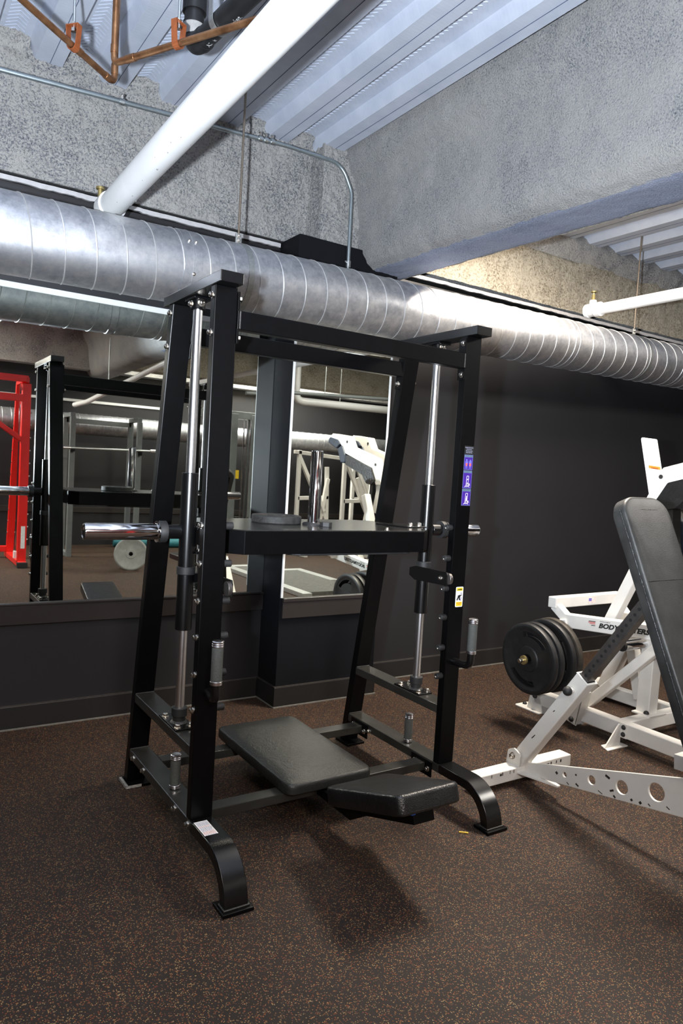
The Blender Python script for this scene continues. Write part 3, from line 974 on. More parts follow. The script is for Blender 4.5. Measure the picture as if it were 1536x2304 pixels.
for x, a in ((.228, 2.6), (.262, 2.6), (.25, 3.5)):
    q = DP(x) + (e1 * cos(a) + e2 * sin(a)) * (DR + .004)
    bolt(q, (e1 * cos(a) + e2 * sin(a)), duct, .006)

# fat white pipe above the duct
wp = thing('white_pipe', (-.03, .5, 2.68), 'fat white sprinkler pipe running diagonally across the upper left ceiling', 'pipe')
MB().tube([(-.030, 1.30, 2.660), (-.030, -2.9, 2.735)], .060, 48).build('pipe_body', 'white_pipe', wp, smooth=True)
for i in range(14):
    y = random.uniform(.2, 1.1); a = random.uniform(-2.4, -.4)
    c = V((-.03, y, 2.660 + (1.3 - y) * .018))
    d_ = V((cos(a), 0, sin(a)))
    MB().sphere(c + d_ * .0598, random.uniform(.0015, .004), 1, 1.8, 1, 8, 6).build('paint_chip', 'pipe_mark', wp)
MB().cyl((-.03, 1.25, 2.661), (-.03, 1.345, 2.659), .068, 40).build('end_fitting', 'white_pipe', wp, .008, smooth=True)
va = MB().cyl((-.075, 1.315, 2.69), (-.075, 1.315, 2.745), .011, 16).cyl((-.075, 1.315, 2.738), (-.075, 1.315, 2.75), .020, 16).build('drain_plug', 'brass', wp, .002, smooth=True)
tag(wp, wp['label'], 'pipe')

# white pipe of the bay on the right
rp = thing('white_pipe', (3.6, 1.1, 2.8), 'white pipe with a capped end and brass valve right of the beam', 'pipe')
A_, B_ = V((3.53, 1.19, 2.762)), V((3.60, -4.58, 2.80))
MB().tube([A_, B_], .040, 36).build('pipe_body', 'white_pipe', rp, smooth=True)
u = (A_ - B_).normalized()
MB().cyl(A_ - u * .02, A_ + u * .035, .053, 32).cyl(A_ + u * .03, A_ + u * .09, .047, 32).cyl(A_ + u * .085, A_ + u * .115, .052, 32).build('pipe_cap', 'white_pipe', rp, .006, smooth=True)
MB().cyl(A_ + u * .06, A_ + u * .06 + V((0, 0, .075)), .027, 24).build('valve_boss', 'white_pipe', rp, .005, smooth=True)
vb = MB().cyl(A_ + u * .06 + V((0, 0, .07)), A_ + u * .06 + V((0, 0, .115)), .014, 6).cyl(A_ + u * .06 + V((0, 0, .115)), A_ + u * .06 + V((0, 0, .135)), .006, 12).build('valve_body', 'brass', rp, .001)
MB().cyl(A_ + u * .06 + V((0, 0, .132)), A_ + u * .06 + V((0, 0, .142)), .021, 20).build('valve_wheel', 'brass', vb, .003, smooth=True)

# copper lines
def copper(name, path, label, r=.0125):
    t = thing(name, path[0], label, 'pipe')
    MB().tube(fillet(path, .03, 6), r, 18).build('pipe_run', 'copper', t, smooth=True)
    return t
ca = copper('copper_pipe', [(-.161, .80, DZ + .06), (-.161, .80, 3.0), (-.569, .455, 3.0), (-1.25, -.12, 3.0)], 'copper pipe descending from the top left corner, bent upward at its lower end')
cb_ = copper('copper_pipe', [(-.213, .613, DZ + .06), (-.213, .613, 2.98), (.227, -.214, 2.98), (.90, -1.48, 2.98)], 'copper pipe running right under the black drain pipe and white pipe')
def sleeve(p, q, t, r=.0145):
    MB().cyl(p, q, r, 18).build('solder_sleeve', 'copper', t, .001, smooth=True)
def lerp(a, b, t): return V(a) * (1 - t) + V(b) * t
sleeve(lerp((-.161, .80, 3.0), (-.569, .455, 3.0), .05), lerp((-.161, .80, 3.0), (-.569, .455, 3.0), .12), ca)
sleeve((-.161, .80, 3.035), (-.161, .80, 3.075), ca)
sleeve(lerp((-.161, .80, 3.0), (-.569, .455, 3.0), .40), lerp((-.161, .80, 3.0), (-.569, .455, 3.0), .46), ca)
sleeve((-.213, .613, 3.02), (-.213, .613, 3.05), cb_)
sleeve(lerp((-.213, .613, 2.98), (.227, -.214, 2.98), .07), lerp((-.213, .613, 2.98), (.227, -.214, 2.98), .12), cb_)
def clevis(p, dirv, t):
    """orange painted clevis hanger and its rod, carried by the copper line"""
    p = V(p); dv = V(dirv).normalized(); s = dv.cross(V((0, 0, 1))).normalized()
    mb = MB(); r = .016
    mb.bar(p - s * r * 1.15 - V((0, 0, .004)), p - s * .026 + V((0, 0, .075)), .026, .003, s)
    mb.bar(p + s * r * 1.15 - V((0, 0, .004)), p + s * .026 + V((0, 0, .075)), .026, .003, s)
    mb.bar(p - s * .027 + V((0, 0, .075)), p + s * .027 + V((0, 0, .075)), .026, .003, V((0, 0, 1)))
    pts_ = [p + s * (r * 1.1 * cos(a)) + V((0, 0, r * 1.1 * sin(a))) for a in [pi + pi * i / 8 for i in range(9)]]
    for a, b_ in zip(pts_, pts_[1:]): mb.bar(a, b_, .026, .003, (a + b_) / 2 - p)
    h = mb.build('clevis_hanger', 'rust_orange', t)
    MB().cyl(p + V((0, 0, .055)), p + V((0, 0, DZ + .05 - p.z)), .0052, 12).build('hanger_rod', 'rod_zinc', t, smooth=True)
    MB().cyl(p + V((0, 0, .052)), p + V((0, 0, .064)), .011, 6).cyl(p + V((0, 0, .078)), p + V((0, 0, .086)), .011, 6).build('rod_nut', 'bolt_steel', t)
clevis((-.362, .630, 3.0), (-.408, -.345, 0), ca)
clevis(lerp((-.213, .613, 2.98), (.227, -.214, 2.98), .35), (.44, -.827, 0), cb_)

# black drain pipe
DE = V((.062, .500, 3.081)); DD = V((.030, -.371, .002)).normalized(); DS = V((-DD.y, DD.x, 0)).normalized()
dp = thing('drain_pipe', (.06, .3, 3.08), 'black plastic drain pipe with an elbow and chalk writing on it', 'pipe')
MB().tube(fillet([DE + V((0, 0, .35)), DE, DE + DD * 2.2], .075, 10), .0385, 32).build('pipe_run', 'black_drain', dp, smooth=True)
MB().tube([DE + V((0, 0, .062)), DE + V((0, 0, .10))], .0430, 32).build('hub', 'black_drain', dp, smooth=True)
MB().tube([DE + V((0, 0, .14)), DE + V((0, 0, .24))], .0465, 32).build('hub', 'black_drain', dp, smooth=True)
MB().tube([DE + V((0, 0, .045)), DE + V((0, 0, .09))], .0434, 32).build('faded_band', 'pipe_mark', dp, smooth=True)
MB().tube([DE + DD * .075, DE + DD * .105], .0425, 32).build('hub', 'black_drain', dp, smooth=True)
def scrawl(txt, s0, h, a0):
    def wrap(co):
        a = radians(a0) - co.y / .0387
        return DE + DD * (s0 + co.x) + (DS * cos(a) + V((0, 0, sin(a)))) * .0391
    text_mesh('chalk_writing', txt, 'chalk', Matrix.Identity(4), h, dp, shear=.15, bend=wrap, depth=0)
scrawl('The Quiet', .215, .036, -62); scrawl('All', .12, .026, -70); scrawl('it', .17, .022, -70)
p = DE + DD * .235; mb = MB()
mb.bar(p - DS * .043, p - DS * .043 + V((0, 0, .105)), .03, .003, DS); mb.bar(p + DS * .043, p + DS * .043 + V((0, 0, .105)), .03, .003, DS)
mb.bar(p - DS * .044 + V((0, 0, .105)), p + DS * .044 + V((0, 0, .105)), .03, .003)
for i in range(12):
    a, b_ = pi + pi * i / 12, pi + pi * (i + 1) / 12
    mb.bar(p + DS * (.043 * cos(a)) + V((0, 0, .043 * sin(a))), p + DS * (.043 * cos(b_)) + V((0, 0, .043 * sin(b_))), .03, .003, DS * cos(a) + V((0, 0, sin(a))))
mb.build('clevis_hanger', 'clamp_steel', dp)
MB().cyl(p + V((0, 0, .09)), p + V((0, 0, DZ + .05 - p.z)), .0055, 12).build('hanger_rod', 'rod_zinc', dp, smooth=True)
MB().cyl(p + V((0, 0, .085)), p + V((0, 0, .10)), .012, 6).cyl(p + V((0, 0, .108)), p + V((0, 0, .118)), .012, 6).build('rod_nut', 'bolt_steel', dp)

# steel conduit along the spandrel, bending down to the duct
cn = thing('conduit', (.5, 1.5, 3.27), 'thin steel conduit along the spandrel top, bending down to the duct', 'conduit')
MB().tube(fillet([(-3.2, 1.385, 3.03), (-.52, 1.385, 3.178), (.97, 1.385, 3.268), (1.33, 1.382, 3.268), (1.405, 1.374, 3.12), (1.408, 1.372, 2.66)], .14, 10), .0115, 16).build('conduit_run', 'conduit', cn, smooth=True)
for x, z in ((.03, 3.211), (.79, 3.257), (.825, 3.259), (.865, 3.2616)):
    MB().cyl((x - .012, 1.385, z), (x + .012, 1.385, z), .0165, 18).build('conduit_clamp', 'rod_zinc', cn, .002, smooth=True)
    MB().cyl((x, 1.385, z + .014), (x, 1.385, z + .034), .004, 10).cyl((x, 1.385, z + .03), (x, 1.385, z + .036), .009, 6).build('clamp_screw', 'bolt_steel', cn)
MB().cyl((1.408, 1.372, 2.675), (1.408, 1.372, 2.715), .0165, 20).cyl((1.40, 1.372, 2.705), (1.38, 1.36, 2.705), .006, 10).build('conduit_connector', 'rod_zinc', cn, .002, smooth=True)
#@@MORE@@
# ------------------------------------------------------------------ helper: cut holes
def cut(o, mb):
    me = bpy.data.meshes.new('cutter'); bmesh.ops.recalc_face_normals(mb.bm, faces=mb.bm.faces[:])
    mb.bm.to_mesh(me); mb.bm.free()
    c = bpy.data.objects.new('cutter', me); COL.objects.link(c)
    md = o.modifiers.new('cut', 'BOOLEAN'); md.operation = 'DIFFERENCE'; md.object = c; md.solver = 'EXACT'
    dg = bpy.context.evaluated_depsgraph_get(); dg.update()
    new = bpy.data.meshes.new_from_object(o.evaluated_get(dg))
    o.modifiers.clear(); o.data = new
    bpy.data.objects.remove(c)
    return o

def black_cap(p, n, parent, r=.0135):
    return MB().sphere(p, r, 1, 1, 1, 16, 10).build('bolt_cap', 'black_rubber', parent, smooth=True)

# ------------------------------------------------------------------ adjustable bench
bench = thing('adjustable_bench', (1.68, -.5, 0), 'white steel bench with a steep black padded backrest at the right edge', 'exercise bench')
xc = 1.68
xb_ = MB().box(1.372, 2.012, -.045, .030, .028, .086).build('rear_crossbar', 'white_paint', bench, .004)
MB().prism(rounded_poly([(1.385, -.085), (1.435, -.085), (1.435, .04), (1.385, .04)], .015), 'z', 0, .028).build('floor_tab', 'white_paint', xb_, .003)
MB().prism(rounded_poly([(1.95, -.055), (2.005, -.055), (2.005, .04), (1.95, .04)], .015), 'z', 0, .028).build('floor_tab', 'grey_tube', xb_, .003)
for x in (1.637, 1.719):
    e = MB().prism(rounded_poly([(.038, .080), (-.045, .080), (-.048, .150), (-.008, .168), (.030, .150)], .012), 'x', x - .004, x + .004).build('pivot_ear', 'white_paint', xb_, .001)
    bolt((x - .004, -.004, .13) if x < xc else (x + .004, -.004, .13), (-1, 0, 0) if x < xc else (1, 0, 0), e, .012)
P0, P1 = V((xc, -.008, .10)), V((xc, -.352, .600))
post = MB().bar(P0, P1, .068, .072, (0, 1, .7)).build('rear_post', 'white_paint', bench, .006)
dv = (P1 - P0).normalized(); nv = V((0, dv.z, -dv.y))
MB().bar(P1 - dv * .002, P1 + dv * .004, .072, .076, (0, 1, .7)).build('post_lip', 'white_paint', post, .003)
MB().bar(P1 + dv * .003, P1 + dv * .0055, .054, .058, (0, 1, .7)).build('post_socket', 'hole_dark', post)
pp = P1 - dv * .075 - V((.034, 0, 0))
MB().cyl(pp, pp - V((.022, 0, 0)), .012, 16).build('pin_boss', 'white_paint', post, .002, smooth=True)
MB().sphere(pp - V((.036, 0, 0)), .021).build('pin_knob', 'black_rubber', post, smooth=True)
for t, l in ((.30, .020), (.31, .026), (.62, .012)):
    c = P0.lerp(P1, t) - V((.0343, 0, 0))
    MB().bar(c + nv * .008 - dv * l / 2, c + nv * .005 + dv * l / 2, .0008, .004, nv).build('paint_chip', 'chip_black', post)
T1 = V((xc, -.615, .985))
td = (T1 - P1).normalized()
tubeo = MB().bar(P1 - td * .1, T1, .050, .050, (0, 1, .7)).build('adjusting_tube', 'grey_tube', bench, .003)
L = (T1 - P1).length
for i in range(15):
    c = P1 + td * (.022 + i * .0315) - V((.0251, 0, 0))
    MB().cyl(c + V((.0005, 0, 0)), c - V((.0006, 0, 0)), .0072, 14).build('adjusting_hole', 'hole_dark', tubeo, smooth=True)
# tapered side plate with lightening holes
sp_ = MB().prism([(.0, .062), (-.10, .060), (-.187, .072), (-.84, .188), (-1.30, .27), (-1.30, .47), (-.826, .339), (-.181, .146), (-.05, .104), (.0, .098)], 'x', 1.674, 1.686).build('side_plate', 'white_paint', bench)
cm = MB()
for y, z, r in ((-.278, .135, .0115), (-.421, .168, .020), (-.570, .197, .029), (-.725, .241, .036), (-.90, .29, .042), (-1.09, .34, .042)):
    cm.cyl((1.6, y, z), (1.76, y, z), r, 28)
cut(sp_, cm)
md = sp_.modifiers.new('bevel', 'BEVEL'); md.width = .002; md.segments = 2; md.limit_method = 'ANGLE'; md.angle_limit = radians(50)
for y, z, w_, h_ in ((-.235, .128, .010, .012), (-.35, .118, .016, .007), (-.34, .16, .004, .008), (-.47, .135, .022, .003), (-.50, .215, .022, .010), (-.525, .165, .004, .020), (-.54, .145, .010, .008), (-.62, .165, .006, .010), (-.66, .17, .008, .012), (-.70, .178, .010, .004), (-.30, .105, .012, .004), (-.78, .20, .014, .004)):
    MB().bar((1.6735, y - w_ / 2, z - .004), (1.6735, y + w_ / 2, z + .003), .0008, h_, (0, 0, 1)).build('paint_chip', 'chip_black', sp_)
MB().prism([(1.62, -.03), (1.68, -.24), (1.70, -.24), (1.74, -.03)], 'z', .058, .066).build('gusset', 'white_paint', bench, .001)
for x, w_ in ((1.455, .004), (1.51, .012), (1.525, .005), (1.60, .004), (1.575, .003)):
    MB().box(x, x + w_, -.0457, -.045, .066, .076 if w_ > .01 else .082).build('paint_chip', 'chip_black', xb_)
for x, w_ in ((1.79, .004), (1.83, .02), (1.86, .008), (1.90, .006), (1.93, .010)):
    MB().box(x, x + w_, -.0457, -.045, .060, .074 if w_ < .015 else .07).build('paint_chip', 'chip_black', xb_)
# front end, just out of the picture
MB().box(1.45, 1.91, -1.34, -1.27, 0, .07).build('front_crossbar', 'white_paint', bench, .004)
MB().box(1.65, 1.71, -1.335, -1.275, .07, .46).build('front_post', 'white_paint', bench, .004)
MB().bar((xc, -.80, .40), (xc, -1.33, .44), .06, .06).build('seat_rail', 'white_paint', bench, .004)
# long back pad, tilted back
bd = V((0, .416, .909)); bn = V((0, -.909, .416))
BM = Matrix.Translation((xc, -.559, 1.402)) @ Matrix((V((1, 0, 0)), -bd, bn)).transposed().to_4x4()
BM = Matrix.Translation(V((xc, -.559, 1.402)) - bn * .028) @ Matrix((V((-1, 0, 0)), -bd, bn)).transposed().to_4x4()
def bpt(x, s, n): return V((xc + x, 0, 0)) * 1 + V((0, -.528, 1.400)) - bd * s + bn * n
outl = [(.06 + .09 * sin(radians(9 * i)), .075 - .079 * cos(radians(9 * i))) for i in range(11)] + [(.150, .075 + .92 * i / 8) for i in range(1, 8)]
outl += [(.12 + .03 * cos(radians(18 * i)), 1.0 + .03 * sin(radians(18 * i))) for i in range(6)]
outl = outl + [(-x, y) for x, y in outl[::-1]]
Mloc = Matrix.Translation(V((xc, -.528, 1.400))) @ Matrix((V((-1, 0, 0)), -bd, bn)).transposed().to_4x4()
bp_ = cushion(outl, -.032, .030, Mloc, .006, .013).build('backrest_pad', 'vinyl_grey', bench, smooth=True)
for s in (.055, .352):
    pts_ = [Mloc @ V((x, s, (.0315 if s < .1 else .0350) - .0035 * (abs(x) / .136) ** 2 - (.001 if abs(x) > .13 else 0))) for x in [-.136 + .272 * i / 12 for i in range(13)]]
    MB().tube(pts_, .0022, 8).build('pad_seam', 'vinyl_black', bp_, smooth=True)
for x in (-.151, .151):
    MB().tube([Mloc @ V((x, s, .010)) for s in (.05, .98)], .0028, 8).build('pad_piping', 'vinyl_black', bp_, smooth=True)
pb_ = MB().prism([(-.10, .06), (.10, .06), (.10, .98), (-.10, .98)], 'z', -.046, -.032)
bmesh.ops.transform(pb_.bm, matrix=Mloc, verts=pb_.bm.verts[:])
pb_.build('pad_backing', 'black_steel', bp_)
MB().bar(T1 - V((0, -.01, .015)), (xc, -.672, 1.0), .06, .05, (0, 1, 1)).build('pad_bracket', 'white_paint', bench, .003)
MB().prism(rounded_poly([(1.52, -.92), (1.84, -.92), (1.84, -1.33), (1.52, -1.33)], .04), 'z', .475, .535).build('seat_pad', 'vinyl_black', bench, .012, smooth=True)

# ------------------------------------------------------------------ plate loaded press behind the bench
press = thing('plate_loaded_machine', (2.9, .1, 0), 'white plate loaded press with a lettered lever arm near the right wall', 'exercise machine')
def wb(name, p0, p1, w, h, up=(0, 0, 1), parent=press, bev=.005):
    return MB().bar(p0, p1, w, h, up).build(name, 'white_paint', parent, bev)
bl = wb('base_beam', (2.60, .70, .092), (2.60, -1.1, .092), .07, .082)
ft = MB().prism(rounded_poly([(2.535, .625), (2.66, .625), (2.66, .83), (2.535, .83)], .02), 'z', 0, .008).build('foot_plate', 'white_paint', press, .002)
MB().prism([(.625, .008), (.75, .008), (.72, .150), (.655, .150)], 'x', 2.565, 2.635).build('foot_bracket', 'white_paint', ft, .003)
black_cap((2.563, .688, .10), (-1, 0, 0), ft, .017)
black_cap((2.60, .80, .011), (0, 0, 1), ft, .014)
ft = MB().prism([(2.42, .035), (2.60, .035), (2.60, .105), (2.455, .105)], 'z', 0, .008).build('foot_plate', 'white_paint', press, .002)
MB().prism([(2.43, .008), (2.565, .008), (2.565, .128), (2.545, .128)], 'y', .062, .070).build('foot_gusset', 'white_paint', ft, .001)
for z in (.112, .072): black_cap((2.563, .045, z), (-1, 0, 0), bl, .014)
MB().box(2.561, 2.566, .022, .068, .052, .132).build('joint_plate', 'white_paint', bl, .001)
# mid leg bracket: open channel
mb = MB(); mb.bar((2.53, .375, .035), (2.53, .335, .235), .012, .080, (0, 1, .2)); mb.bar((2.59, .375, .035), (2.59, .335, .235), .012, .080, (0, 1, .2)); mb.bar((2.56, .340, .035), (2.56, .300, .235), .072, .010, (0, 1, .2))
mb.build('channel_bracket', 'white_paint', press, .003)
MB().bar((2.557, .372, .10), (2.557, .34, .24), .044, .06, (0, 1, .2)).build('channel_shade', 'black_rubber', press)  # shade of the open recess, put in as a black block
black_cap((2.522, .368, .060), (-1, 0, 0), press, .016)
br_ = wb('base_beam', (3.255, .74, .062), (3.255, -1.1, .062), .07, .082)
wb('rear_crossbeam', (2.60, .72, .085), (3.29, .72, .085), .07, .08)
wb('front_crossbeam', (2.60, .085, .095), (3.25, .085, .095), .07, .075)
MB().box(3.21, 3.30, .70, .80, 0, .10).build('foot_bracket', 'white_paint', press, .004)
black_cap((3.208, .75, .07), (-1, 0, 0), press, .016); black_cap((3.218, .36, .075), (-1, 0, 0), press, .016)
# uprights and braces
up1 = wb('upright', (2.875, .118, .135), (2.765, .035, 1.385), .085, .085, (0, 1, .1))
MB().box(2.80, 2.965, .045, .165, .130, .140).build('upright_foot', 'white_paint', up1, .002); black_cap((2.825, .085, .143), (0, 0, 1), up1, .016)
wb('rear_leg', (3.20, .645, .09), (3.20, .49, .50), .07, .085, (0, 1, 0))
wb('rear_leg', (3.20, .372, .09), (3.20, .475, .47), .065, .065, (0, 1, 0))
wb('leg_tie', (3.20, .48, .47), (2.80, .10, .56), .07, .07)
wb('diagonal_brace', (2.65, .36, .14), (2.70, -.16, .70), .055, .055, (0, .7, .7))
wb('cross_tie', (2.54, .06, .67), (3.08, .06, .66), .05, .05)
# lever frame: lettered arm, twin arm, yoke across the back
LA0, LA1 = V((2.54, .475, .632)), V((2.54, -.62, .733))
lever = wb('lever_arm', LA0, LA1, .065, .082)
lev2 = wb('lever_arm', (3.09, .475, .61), (3.09, -.62, .71), .065, .082)
yoke = wb('lever_yoke', (2.49, .55, .728), (3.145, .55, .732), .06, .066)
wb('yoke_link', (2.525, .55, .71), (2.535, .46, .64), .055, .055, (0, 0, 1), lever); wb('yoke_link', (3.11, .55, .71), (3.095, .46, .63), .055, .055, (0, 0, 1), lev2)
wb('plate_arm', (2.525, .47, .64), (2.525, .43, .45), .06, .05, (0, 1, 0), lever)
arm = wb('grip_arm', (2.64, .235, .672), (2.64, -.02, 1.25), .062, .062, (0, 1, .5))
lu = (LA1 - LA0).normalized()
def lever_frame(y, zoff):
    t = (LA0.y - y) / (LA0.y - LA1.y)
    c = LA0.lerp(LA1, t)
    return frame((2.5068, c.y, c.z), lu, (0, 0, 1)) @ Matrix.Translation((0, zoff, 0))
text_mesh('lever_lettering', 'BODYMASTERS', 'ink_black', lever_frame(.221, -.013), .037, lever, shear=.3, bold=.0016, width=.325)
text_mesh('lever_lettering', 'MANUFACTURED BY', 'ink_black', lever_frame(.212, .021), .0062, lever, shear=.1, width=.07)
SM = lever_frame(.288, .002)
MB().prism([(0, .0145), (.050, .0145), (.047, .0185), (.003, .0185)], 'z', 0, .0004).prism([(.016, -.0085), (.044, -.0085), (.047, -.0045), (.019, -.0045)], 'z', 0, .0004).build('stripe_emblem', 'ink_black', lever).data.transform(SM)
MB().prism([(-.003, .008), (.046, .008), (.044, .0125), (-.001, .0125)], 'z', 0, .0004).prism([(.006, .001), (.045, .001), (.0465, .0045), (.008, .0045)], 'z', 0, .0004).build('stripe_emblem', 'ink_red', lever).data.transform(SM)
FMx = frame((2.795, .5195, .716), (1, 0, 0), (0, 0, 1))
MB().box(0, .068, -.006, .028, 0, .0004, FMx).build('flag_sticker', 'ink_pink', yoke)
mb = MB()
for i in range(4): mb.box(0.0, .068, -.006 + i * .009, -.0018 + i * .009, .0004, .0007, FMx)
mb.build('flag_stripes', 'sticker_white', yoke)
MB().box(0, .027, .009, .028, .0007, .001, FMx).build('flag_corner', 'ink_blue', yoke)
hn = MB().lathe([(0, 0), (.028, 0), (.029, .004), (.029, .42), (0, .42)], frame((2.600, .120, .552), (0, 1, 0), (0, 0, 1)), 32).build('storage_horn', 'chrome', press, smooth=True)
MB().cyl((2.588, .120, .552), (2.606, .120, .552), .030, 28).build('horn_bumper', 'black_rubber', hn, .004, smooth=True)
# placard, padded shoulder arms and back pad
plc = MB().prism(rounded_poly([(.236, 1.747), (.134, 1.734), (.036, 1.36), (.138, 1.36)], .012), 'x', 2.776, 2.784).build('placard', 'sticker_white', press, .001)
MB().prism([(.170, 1.585), (.096, 1.577), (.092, 1.560), (.166, 1.568)], 'x', 2.7752, 2.7758).build('placard_band', 'sticker_orange', plc)
mb = MB()
for i in range(9):
    y0 = .212 - i * .0105; z0 = 1.722 - i * .037
    if i in (4,): continue
    mb.bar((2.7756, y0, z0), (2.7756, y0 - .065, z0 - .008), .0006, .0018, (0, 0, 1))
mb.build('placard_print', 'ink_pink', plc)
text_mesh('placard_lettering', 'WARNING', 'ink_black', frame((2.7748, .152, 1.566), (0, -1, -.11), (0, 0, 1)), .014, plc, width=.046, depth=.0002)
for xa in (2.73, 2.965):
    sa = MB().prism(rounded_poly([(.135, 1.345), (.022, 1.570), (-.10, 1.603), (-.38, 1.672), (-.45, 1.775), (-.70, 1.80), (-.74, 1.765), (-.60, 1.735), (-.50, 1.66), (-.47, 1.615), (-.12, 1.515), (-.022, 1.490), (.045, 1.345)], .012), 'x', xa - .04, xa + .04).build('shoulder_arm', 'white_paint', press, .004)
    for y, z in ((-.44, 1.72), (.03, 1.52)): MB().cyl((xa - .044, y, z), (xa - .040, y, z), .012, 14).cyl((xa + .040, y, z), (xa + .044, y, z), .012, 14).build('bolt_cap', 'black_rubber', sa)
    MB().prism(rounded_poly([(-.735, 1.765), (-.76, 1.715), (-.60, 1.655), (-.54, 1.70), (-.60, 1.74)], .02), 'x', xa - .055, xa + .055).build('shoulder_pad', 'navy_vinyl', press, .01, smooth=True)
    MB().prism(rounded_poly([(-.515, 1.69), (-.585, 1.655), (-.52, 1.525), (-.44, 1.520), (-.455, 1.60)], .02), 'x', xa - .055, xa + .055).build('shoulder_pad', 'navy_vinyl', press, .01, smooth=True)
    MB().prism(rounded_poly([(-.43, 1.600), (-.12, 1.515), (-.022, 1.488), (.048, 1.376), (-.010, 1.342), (-.078, 1.350), (-.15, 1.425), (-.43, 1.510)], .02), 'x', xa - .055, xa + .055).build('shoulder_pad', 'vinyl_black', press, .012, smooth=True)
    MB().bar((xa, .09, 1.36), (xa, .03, 1.10), .06, .06, (0, 1, 0)).build('arm_strut', 'white_paint', press, .004)
    MB().prism(rounded_poly([(.0, 1.355), (-.05, 1.36), (-.065, 1.15), (-.02, 1.14)], .012), 'x', xa - .03, xa + .05).prism(rounded_poly([(-.02, 1.16), (-.065, 1.16), (-.115, .92), (-.06, .90)], .012), 'x', xa - .03, xa + .05).build('pad_mount', 'black_rubber', press, .004)
cushion(rounded_poly([(-.17, 0), (.17, 0), (.17, .74), (-.17, .74)], .05), -.055, 0, Matrix.Translation((2.965, -.062, 1.30)) @ Matrix((V((-1, 0, 0)), V((0, -.16, -.987)), V((0, -.987, .16)))).transposed().to_4x4(), .01, .02).build('back_pad', 'navy_vinyl', press, smooth=True)

# weight plates on the lever axle
AX0 = V((2.148, .449, .429)); AD = V((1, -.03, .06)).normalized()
axle = MB().cyl(AX0 - AD * .02, AX0 + AD * .36, .0125, 20).build('axle', 'bolt_steel', lever, .002, smooth=True)
def grip_plate(center, R, T, mat, label, angle=.35):
    M = Matrix.Translation(center) @ (-AD).to_track_quat('Z', 'Y').to_matrix().to_4x4()
    h = T / 2
    prof = [(.0275, -h), (R - .014, -h), (R - .004, -h + .004), (R, -h + .012), (R, h - .012), (R - .004, h - .003), (R - .013, h), (R - .030, h - .001), (R - .040, h - .008), (.075, h - .009), (.070, h - .003), (.030, h - .002), (.0275, h - .006), (.0275, -h)]
    o = MB().lathe(prof, M, 72).build('weight_plate', mat, smooth=True)
    cm = MB()
    for a0 in (0, pi):
        n = 12; ri, ro = R - .078, R - .048
        pin = [(ri * cos(a), ri * sin(a)) for a in [angle + a0 + .62 * (i / n * 2 - 1) for i in range(n + 1)]]
        pout = [(ro * cos(a), ro * sin(a)) for a in [angle + a0 + .66 * (i / n * 2 - 1) for i in range(n + 1)]]
        cm.prism(pout + pin[::-1], 'z', -.1, .1)
    bmesh.ops.transform(cm.bm, matrix=M, verts=cm.bm.verts[:])
    cut(o, cm)
    o.data.set_sharp_from_angle(angle=radians(40))
    return tag(o, label, 'weight plate', 'weight plates on the white press')
def ax(x): return AX0 + AD * ((x - AX0.x) / AD.x)
grip_plate(ax(2.212), .207, .040, 'plate_black', 'outermost black grip plate on the white press, facing the room', 1.25)
grip_plate(ax(2.262), .207, .040, 'plate_black', 'second black plate from the outer end of the white press axle', 1.0)
grip_plate(ax(2.352), .214, .038, 'plate_black', 'third black plate on the white press axle, just before the brownish one', .2)
grip_plate(ax(2.402), .216, .040, 'plate_worn', 'innermost brownish worn plate on the white press axle', .6)
MB().lathe([(.0135, 0), (.026, 0), (.026, .012), (.0135, .012)], Matrix.Translation(ax(2.172)) @ (-AD).to_track_quat('Z', 'Y').to_matrix().to_4x4(), 28).build('axle_bushing', 'brass', axle, smooth=True)

# litter on the floor
o = MB().bar((1.062, -.262, .004), (1.092, -.285, .004), .005, .004).build('straw_piece', 'straw_yellow'); tag(o, 'tiny yellow straw piece on the floor by the right front foot', 'litter')

